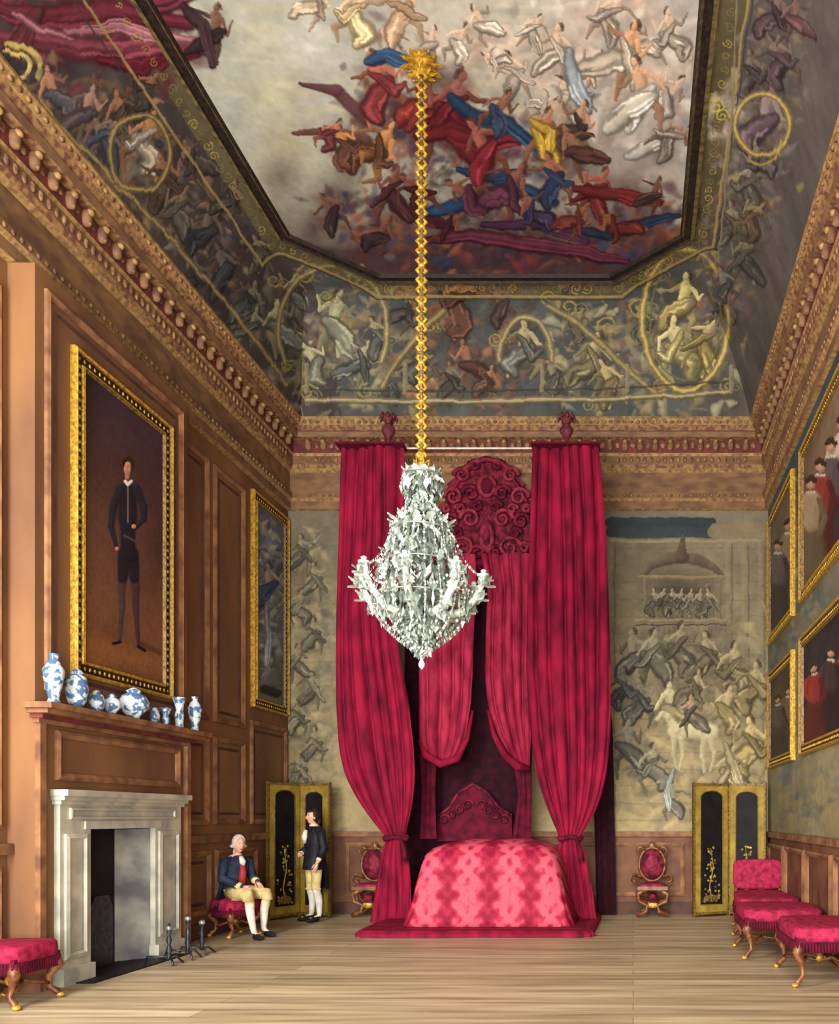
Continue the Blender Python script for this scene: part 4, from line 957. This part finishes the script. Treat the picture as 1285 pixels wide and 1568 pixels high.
for k in range(n):
    z=za+(zb-za)*(k+.5)/n
    for s_ in (-1,1):
        mb.tube([(cxh+s_*.0,cyh,z-.05),(cxh+s_*.045,cyh+.01*s_,z),(cxh,cyh,z+.05)],[.016,.022,.016],'gold',7)
    mb.ell((cxh,cyh,z+.05),(.04,.04,.026),'goldd' if k%2 else 'gold',8,6)
mb.tube([(cxh,cyh,za),(cxh,cyh,zb)],.022,'goldd')
mb.lathe([(.01,-.02),(.06,.03),(.07,.08),(.03,.12),(.04,.18),(.02,.22)],(cxh,cyh,za-.04),'gold',12)
for k in range(6):
    t=2*math.pi*k/6; mb.tube([(cxh,cyh,za+.05),(cxh+.08*math.cos(t),cyh+.08*math.sin(t),za+.1),(cxh+.07*math.cos(t),cyh+.07*math.sin(t),za+.02)],.012,'gold',6)
o=mb.obj('suspension_cord'); o.parent=root
mb=MB()
mb.lathe([(.05,-.16),(.1,-.12),(.06,-.08),(.12,-.04),(.13,-.003)],(cxh,cyh,H),'gold',16)
for k in range(10):
    t=2*math.pi*k/10; leaf((cxh+.06*math.cos(t),cyh+.06*math.sin(t),H-.05),(math.cos(t),math.sin(t),-.1),(0,0,-.2),.17,.035,'gold')
    leaf((cxh+.03*math.cos(t),cyh+.03*math.sin(t),H-.16),(math.cos(t),math.sin(t),.1),(0,0,.6),.12,.028,'gold')
o=mb.obj('gilt_ceiling_boss'); o.parent=root

# ------------------------------------------------------------ people
def skinned(verts,edges,rad,root_i,sub=2):
    me=bpy.data.meshes.new('tmp'); me.from_pydata(verts,edges,[]); o=bpy.data.objects.new('tmp',me); scene.collection.objects.link(o)
    sk=o.modifiers.new('s','SKIN')
    if not me.skin_vertices:
        bpy.context.view_layer.objects.active=o
        try: bpy.ops.mesh.customdata_skin_add()
        except Exception: pass
    for i,r in enumerate(rad):
        r=(r,r) if isinstance(r,(int,float)) else r
        me.skin_vertices[0].data[i].radius=r; me.skin_vertices[0].data[i].use_root=(i==root_i)
    sb=o.modifiers.new('u','SUBSURF'); sb.levels=sub; sb.render_levels=sub
    dg=bpy.context.evaluated_depsgraph_get(); dg.update(); ev=o.evaluated_get(dg); em=ev.to_mesh()
    vs=[v.co.copy() for v in em.vertices]; fs=[tuple(p.vertices) for p in em.polygons]
    ev.to_mesh_clear(); bpy.data.objects.remove(o); bpy.data.meshes.remove(me); return vs,fs
def head(mb,c,yaw,pitch=0.,s=1.):
    Rm=Matrix.Rotation(yaw,3,'Z')@Matrix.Rotation(pitch,3,'X'); c=Vector(c)
    def sh(p):
        p=p.copy(); t=p.z/(.115*s)
        if t<0: p.x*=1+.32*t; p.y*=(1+.12*t) if p.y<0 else 1+.35*t
        if p.y<0:
            p.y-=.026*s*math.exp(-((p.x/(.013*s))**2+((p.z+.012*s)/(.026*s))**2))
            p.y-=.010*s*math.exp(-((p.x/(.02*s))**2+((p.z+.085*s)/(.02*s))**2))
            p.y+=.008*s*math.exp(-(((abs(p.x)-.03*s)/(.014*s))**2+((p.z-.012*s)/(.013*s))**2))
        return p
    mb.ell(c,(.073*s,.092*s,.115*s),'skin',32,24,1.,Rm,sh)
    for sx in (-1,1):
        mb.ell(c+Rm@Vector((sx*.029*s,-.077*s,.012*s)),(.012*s,.007*s,.007*s),'white',10,6,1,Rm); mb.ell(c+Rm@Vector((sx*.029*s,-.083*s,.012*s)),(.005*s,.003*s,.005*s),'eye',8,6,1,Rm)
        mb.tube([c+Rm@Vector((sx*.014*s,-.086*s,.032*s)),c+Rm@Vector((sx*.03*s,-.085*s,.037*s)),c+Rm@Vector((sx*.045*s,-.074*s,.031*s))],[.003,.004,.002],'hair',5)
        mb.ell(c+Rm@Vector((sx*.073*s,.005*s,-.005*s)),(.01*s,.018*s,.03*s),'skin',8,6,1,Rm)
    mb.ell(c+Rm@Vector((0,-.083*s,-.053*s)),(.02*s,.007*s,.007*s),'red',10,6,1,Rm)
    return Rm
def hand(mb,wrist,d,nrm,s=1.,curl=.4,side=1):
    d=Vector(d).normalized(); nrm=Vector(nrm); nrm=(nrm-d*nrm.dot(d)).normalized(); sd=d.cross(nrm)*side; w=Vector(wrist)
    mb.tube([w-d*.02,w+d*.03,w+d*.085],[.022*s,.03*s,.03*s],'skin',10)
    for k,(o,l) in enumerate(((-.027,.06),(-.009,.075),(.009,.07),(.026,.055))):
        p=w+d*.075*s+sd*o*s; a=p+d*l*.45*s+nrm*.006*s; b=a+(d*(1-curl)+nrm*curl).normalized()*l*.33*s; e=b+(d*(1-2*curl)+nrm*2*curl).normalized()*l*.28*s
        mb.tube([p,a,b,e],[.010*s,.009*s,.008*s,.006*s],'skin',7)
    p=w+d*.02*s-sd*.022*s; mb.tube([p,p+(d*.5-sd*.8).normalized()*.035*s,p+(d*.75-sd*.6).normalized()*.065*s,p+(d*.9-sd*.3+nrm*.3).normalized()*.085*s],[.012*s,.012*s,.010*s,.007*s],'skin',7)
def ering(c,rx,ry,n=28,rip=0.,a0=0,a1=2*math.pi,nf=10):
    full=abs(a1-a0-2*math.pi)<1e-3; return [(c[0]+rx*math.cos(t)*(1+rip*math.sin(nf*t)),c[1]+ry*math.sin(t)*(1+rip*math.sin(nf*t)),c[2]) for t in [a0+(a1-a0)*i/(n if full else n-1) for i in range(n)]]
# standing man in dark coat, light breeches and stockings (faces local -Y)
mb=MB(); mb.T=Matrix.Translation((-4.90,12.98,0))@Matrix.Rotation(math.radians(-40),4,'Z'); T=mb.T
V=[(0,0,.94),(0,.01,1.1),(0,.01,1.26),(0,.01,1.40),(0,0,1.47),(0,-.005,1.53),(.17,.01,1.385),(-.17,.01,1.385),(.24,.03,1.12),(-.23,.03,1.12),(.23,-.08,.90),(-.14,-.16,1.02),
   (.09,0,.88),(-.09,0,.88),(.10,-.02,.50),(-.10,.0,.50),(.11,.03,.09),(-.11,.02,.09),(.13,-.12,.035),(-.14,-.12,.035),(.10,.03,.33),(-.105,.04,.33)]
E=[(0,1),(1,2),(2,3),(3,4),(4,5),(3,6),(3,7),(6,8),(7,9),(8,10),(9,11),(0,12),(0,13),(12,14),(13,15),(14,20),(20,16),(15,21),(21,17),(16,18),(17,19)]
rd_=[.13,.12,.15,(.1,.1),.052,.05,.065,.065,.048,.048,.03,.03,.10,.10,.066,.066,.037,.037,(.035,.03),(.035,.03),.06,.06]
def mm(c):
    z=c.z
    if z<.085: return 'blackc'
    if z<.5: return 'white'
    if z<.95: return 'cream'
    if z>1.46: return 'skin'
    return 'blackc'
vs_,fs_=skinned(V,E,rd_,0)
mb.T=None; mb.add([T@v for v in vs_],fs_,mm,True); mb.T=T
mb.loft([ering((0,.0,.80),.19,.155,rip=.03),ering((0,0,.94),.17,.145),ering((0,.01,1.08),.155,.13),ering((0,.01,1.24),.19,.145),ering((0,.01,1.36),.195,.12),ering((0,.01,1.43),.11,.085),ering((0,0,1.47),.06,.06)],'blackc',False)
mb.loft([ering((0,.04,.50),.22,.17,24,.05,.15,math.pi-.15),ering((0,.04,.75),.205,.165,24,.03,.1,math.pi-.1),ering((0,.02,.98),.18,.15,24,.02,.0,math.pi)],'blackc',False,closed=False)
mb.tube([(.0,-.13,1.40),(.01,-.16,1.30),(.0,-.15,1.2)],[.03,.045,.02],'white',8); mb.lathe([(.06,0),(.07,.02),(.06,.04)],(0,0,1.45),'white',14)
for s_ in (-1,1):
    mb.tube([(s_*.17,.01,1.385),(s_*.2,.02,1.25),((.24 if s_>0 else -.23),.03,1.12),((.235,-.04,.98) if s_>0 else (-.17,-.1,1.05))],[.075,.066,.062,.055],'blackc',12)
    mb.ell((s_*.10,-.01,.5),(.072,.072,.03),'cream',12,6)
mb.tube([(.235,-.04,.98),(.232,-.06,.94)],.04,'white',10); mb.tube([(-.17,-.1,1.05),(-.155,-.13,1.035)],.04,'white',10)
mb.T=None; R3=T.to_3x3()
hand(mb,T@Vector((.23,-.08,.90)),R3@Vector((0,-.3,-1)),R3@Vector((-1,-.3,0)),1.,.3)
hand(mb,T@Vector((-.14,-.16,1.02)),R3@Vector((.8,-.4,.1)),R3@Vector((0,.6,-1)),1.,.4,-1)
hc=T@Vector((0,-.02,1.60)); Rm=head(mb,hc,math.radians(-50),0.,.98)
mb.ell(hc+Rm@Vector((0,.025,.03)),(.088,.09,.115),'hair',20,14,1,Rm,lambda p:Vector((p.x,max(p.y,-.04),p.z)))
mb.ell(hc+Rm@Vector((0,.09,-.05)),(.05,.04,.07),'hair',12,8,1,Rm); mb.ell(hc+Rm@Vector((0,-.04,.09)),(.06,.04,.03),'hair',12,8,1,Rm)
for s_ in (-1,1):
    p=T@Vector((s_*.12,-.09,.035)); mb.ell(p,(.045,.115,.035),'blackc',14,8,1,R3); mb.ell(p+R3@Vector((0,-.03,.035)),(.02,.02,.012),'gold',8,6)
mb.obj('standing_man')
# seated gentleman in navy coat
mb=MB(); SR=math.radians(62); mb.T=Matrix.Translation((-5.32,11.35,0))@Matrix.Rotation(SR,4,'Z'); T=mb.T
V=[(0,.03,.60),(0,.05,.76),(0,.03,.90),(0,.01,1.03),(0,-.02,1.09),(0,-.035,1.14),(.16,.01,1.01),(-.16,.01,1.01),(.23,-.02,.79),(-.23,-.0,.79),(.13,-.25,.73),(-.10,-.30,.67),
   (.09,-.02,.58),(-.09,-.02,.58),(.15,-.42,.57),(-.13,-.42,.56),(.14,-.36,.09),(-.12,-.50,.09),(.17,-.48,.035),(-.13,-.62,.035),(.145,-.36,.36),(-.125,-.43,.36)]
E=[(0,1),(1,2),(2,3),(3,4),(4,5),(3,6),(3,7),(6,8),(7,9),(8,10),(9,11),(0,12),(0,13),(12,14),(13,15),(14,20),(20,16),(15,21),(21,17),(16,18),(17,19)]
rd_=[.13,.12,.14,.10,.05,.048,.062,.062,.048,.048,.03,.03,.10,.10,.068,.068,.036,.036,.033,.033,.06,.06]
vs_,fs_=skinned(V,E,rd_,0)
mb.T=None; mb.add([T@v for v in vs_],fs_,lambda c:'blackc' if c.z<.085 else ('white' if c.z<.47 else ('cream' if c.z<.67 else ('skin' if c.z>1.075 else 'navy'))),True); mb.T=T
mb.loft([ering((0,.03,.64),.165,.15),ering((0,.05,.78),.155,.14),ering((0,.03,.9),.18,.145),ering((0,.01,1.0),.19,.12),ering((0,-.01,1.06),.1,.085),ering((0,-.02,1.09),.058,.058)],'navy',False)
mb.tube([(0,-.115,.98),(0,-.125,.85),(0,-.10,.70)],[.03,.045,.05],'red',8)
mb.loft([ering((0,.06,.36),.26,.20,24,.05,-.1,math.pi+.1),ering((0,.05,.55),.22,.18,24,.03,-.1,math.pi+.1),ering((0,.05,.74),.17,.155,24,.0,-.1,math.pi+.1)],'navy',False,closed=False)
for s_ in (-1,1):
    wr_=(.15,-.18,.745) if s_>0 else (-.14,-.22,.70)
    mb.tube([(s_*.16,.01,1.01),(s_*.2,.0,.9),(s_*.235,-.01,.79),wr_],[.072,.065,.06,.056],'navy',12); mb.ell(wr_,(.06,.05,.05),'cream',10,8)
    mb.tube([(s_*.09,-.02,.59),(s_*.12,-.2,.59),(s_*.145,-.42,.575),(s_*.145,-.42,.5)],[.105,.09,.08,.072],'cream',14)
mb.tube([(0,-.08,1.07),(0,-.12,1.0),(0,-.13,.95)],[.03,.045,.02],'white',8)
mb.T=None; R3=T.to_3x3()
hand(mb,T@Vector((.13,-.25,.715)),R3@Vector((-.2,-.95,-.35)),R3@Vector((0,0,-1)),.95,.35); hand(mb,T@Vector((-.10,-.29,.68)),R3@Vector((-.1,-.95,-.1)),R3@Vector((0,0,-1)),.95,.35,-1)
hc=T@Vector((0,-.05,1.23)); Rm=head(mb,hc,SR-.25,math.radians(6),.97)
mb.ell(hc+Rm@Vector((0,.022,.03)),(.086,.09,.112),'wig',20,14,1,Rm,lambda p:Vector((p.x,max(p.y,-.05),p.z)))
for s_ in (-1,1): mb.tube([hc+Rm@Vector((s_*.082,-.0,-.02)),hc+Rm@Vector((s_*.088,.05,-.02))],.022,'wig',8)
mb.tube([hc+Rm@Vector((0,.1,-.04)),hc+Rm@Vector((0,.13,-.12)),hc+Rm@Vector((0,.12,-.22))],[.03,.025,.012],'wig',8)
for x_,y_ in ((.16,-.45),(-.125,-.59)):
    p=T@Vector((x_,y_,.035)); mb.ell(p,(.042,.11,.034),'blackc',14,8,1,R3)
mb.obj('seated_gentleman')
stool('damask_stool',-5.36,11.39,.5,.46,.5,SR)

# ------------------------------------------------------------ light, world, camera
def area(name,loc,target,sx,sy,power,col=(1,1,1)):
    l=bpy.data.lights.new(name,'AREA'); l.shape='RECTANGLE'; l.size=sx; l.size_y=sy; l.energy=power; l.color=col
    o=bpy.data.objects.new(name,l); scene.collection.objects.link(o); o.location=loc
    o.rotation_euler=(Vector(target)-Vector(loc)).to_track_quat('-Z','Y').to_euler(); return o
area('fill_rear',(-1.7,-2.6,4.5),(-1.7,14,4.5),7.5,8.5,1000,(1,.97,.92))  # added fill lamp behind the camera; no window is built there
area('fill_ceiling',(-1.7,-1.5,1.2),(-1.7,10.5,9.4),6,2,1150,(1,.97,.92))  # added low fill aimed upward to brighten the ceiling
area('fill_side',(-5.3,3.0,4.0),(0.0,12.5,2.6),2.2,4.0,850,(1,.96,.9))  # unseen side fill added for contrast in the folds, no window built
s=bpy.data.lights.new('sun','SUN'); s.energy=1.5; s.angle=math.radians(10); s.color=(1,.95,.87)
o=bpy.data.objects.new('sun',s); scene.collection.objects.link(o); o.rotation_euler=Vector((.10,1,-.40)).to_track_quat('-Z','Y').to_euler()
w=bpy.data.worlds.new('World'); scene.world=w; w.use_nodes=True; w.node_tree.nodes['Background'].inputs[0].default_value=(1,.98,.95,1); w.node_tree.nodes['Background'].inputs[1].default_value=1.0
cam=bpy.data.cameras.new('camera'); co=bpy.data.objects.new('camera',cam); scene.collection.objects.link(co)
co.location=(0,0,EYE); co.rotation_euler=(math.pi/2,0,0); cam.sensor_fit='HORIZONTAL'; cam.sensor_width=36; cam.lens=F/1736*36
cam.shift_x=(868-CX)/1736; cam.shift_y=(CY-1059)/1736; cam.clip_end=200
scene.camera=co
scene.view_settings.view_transform='Standard'
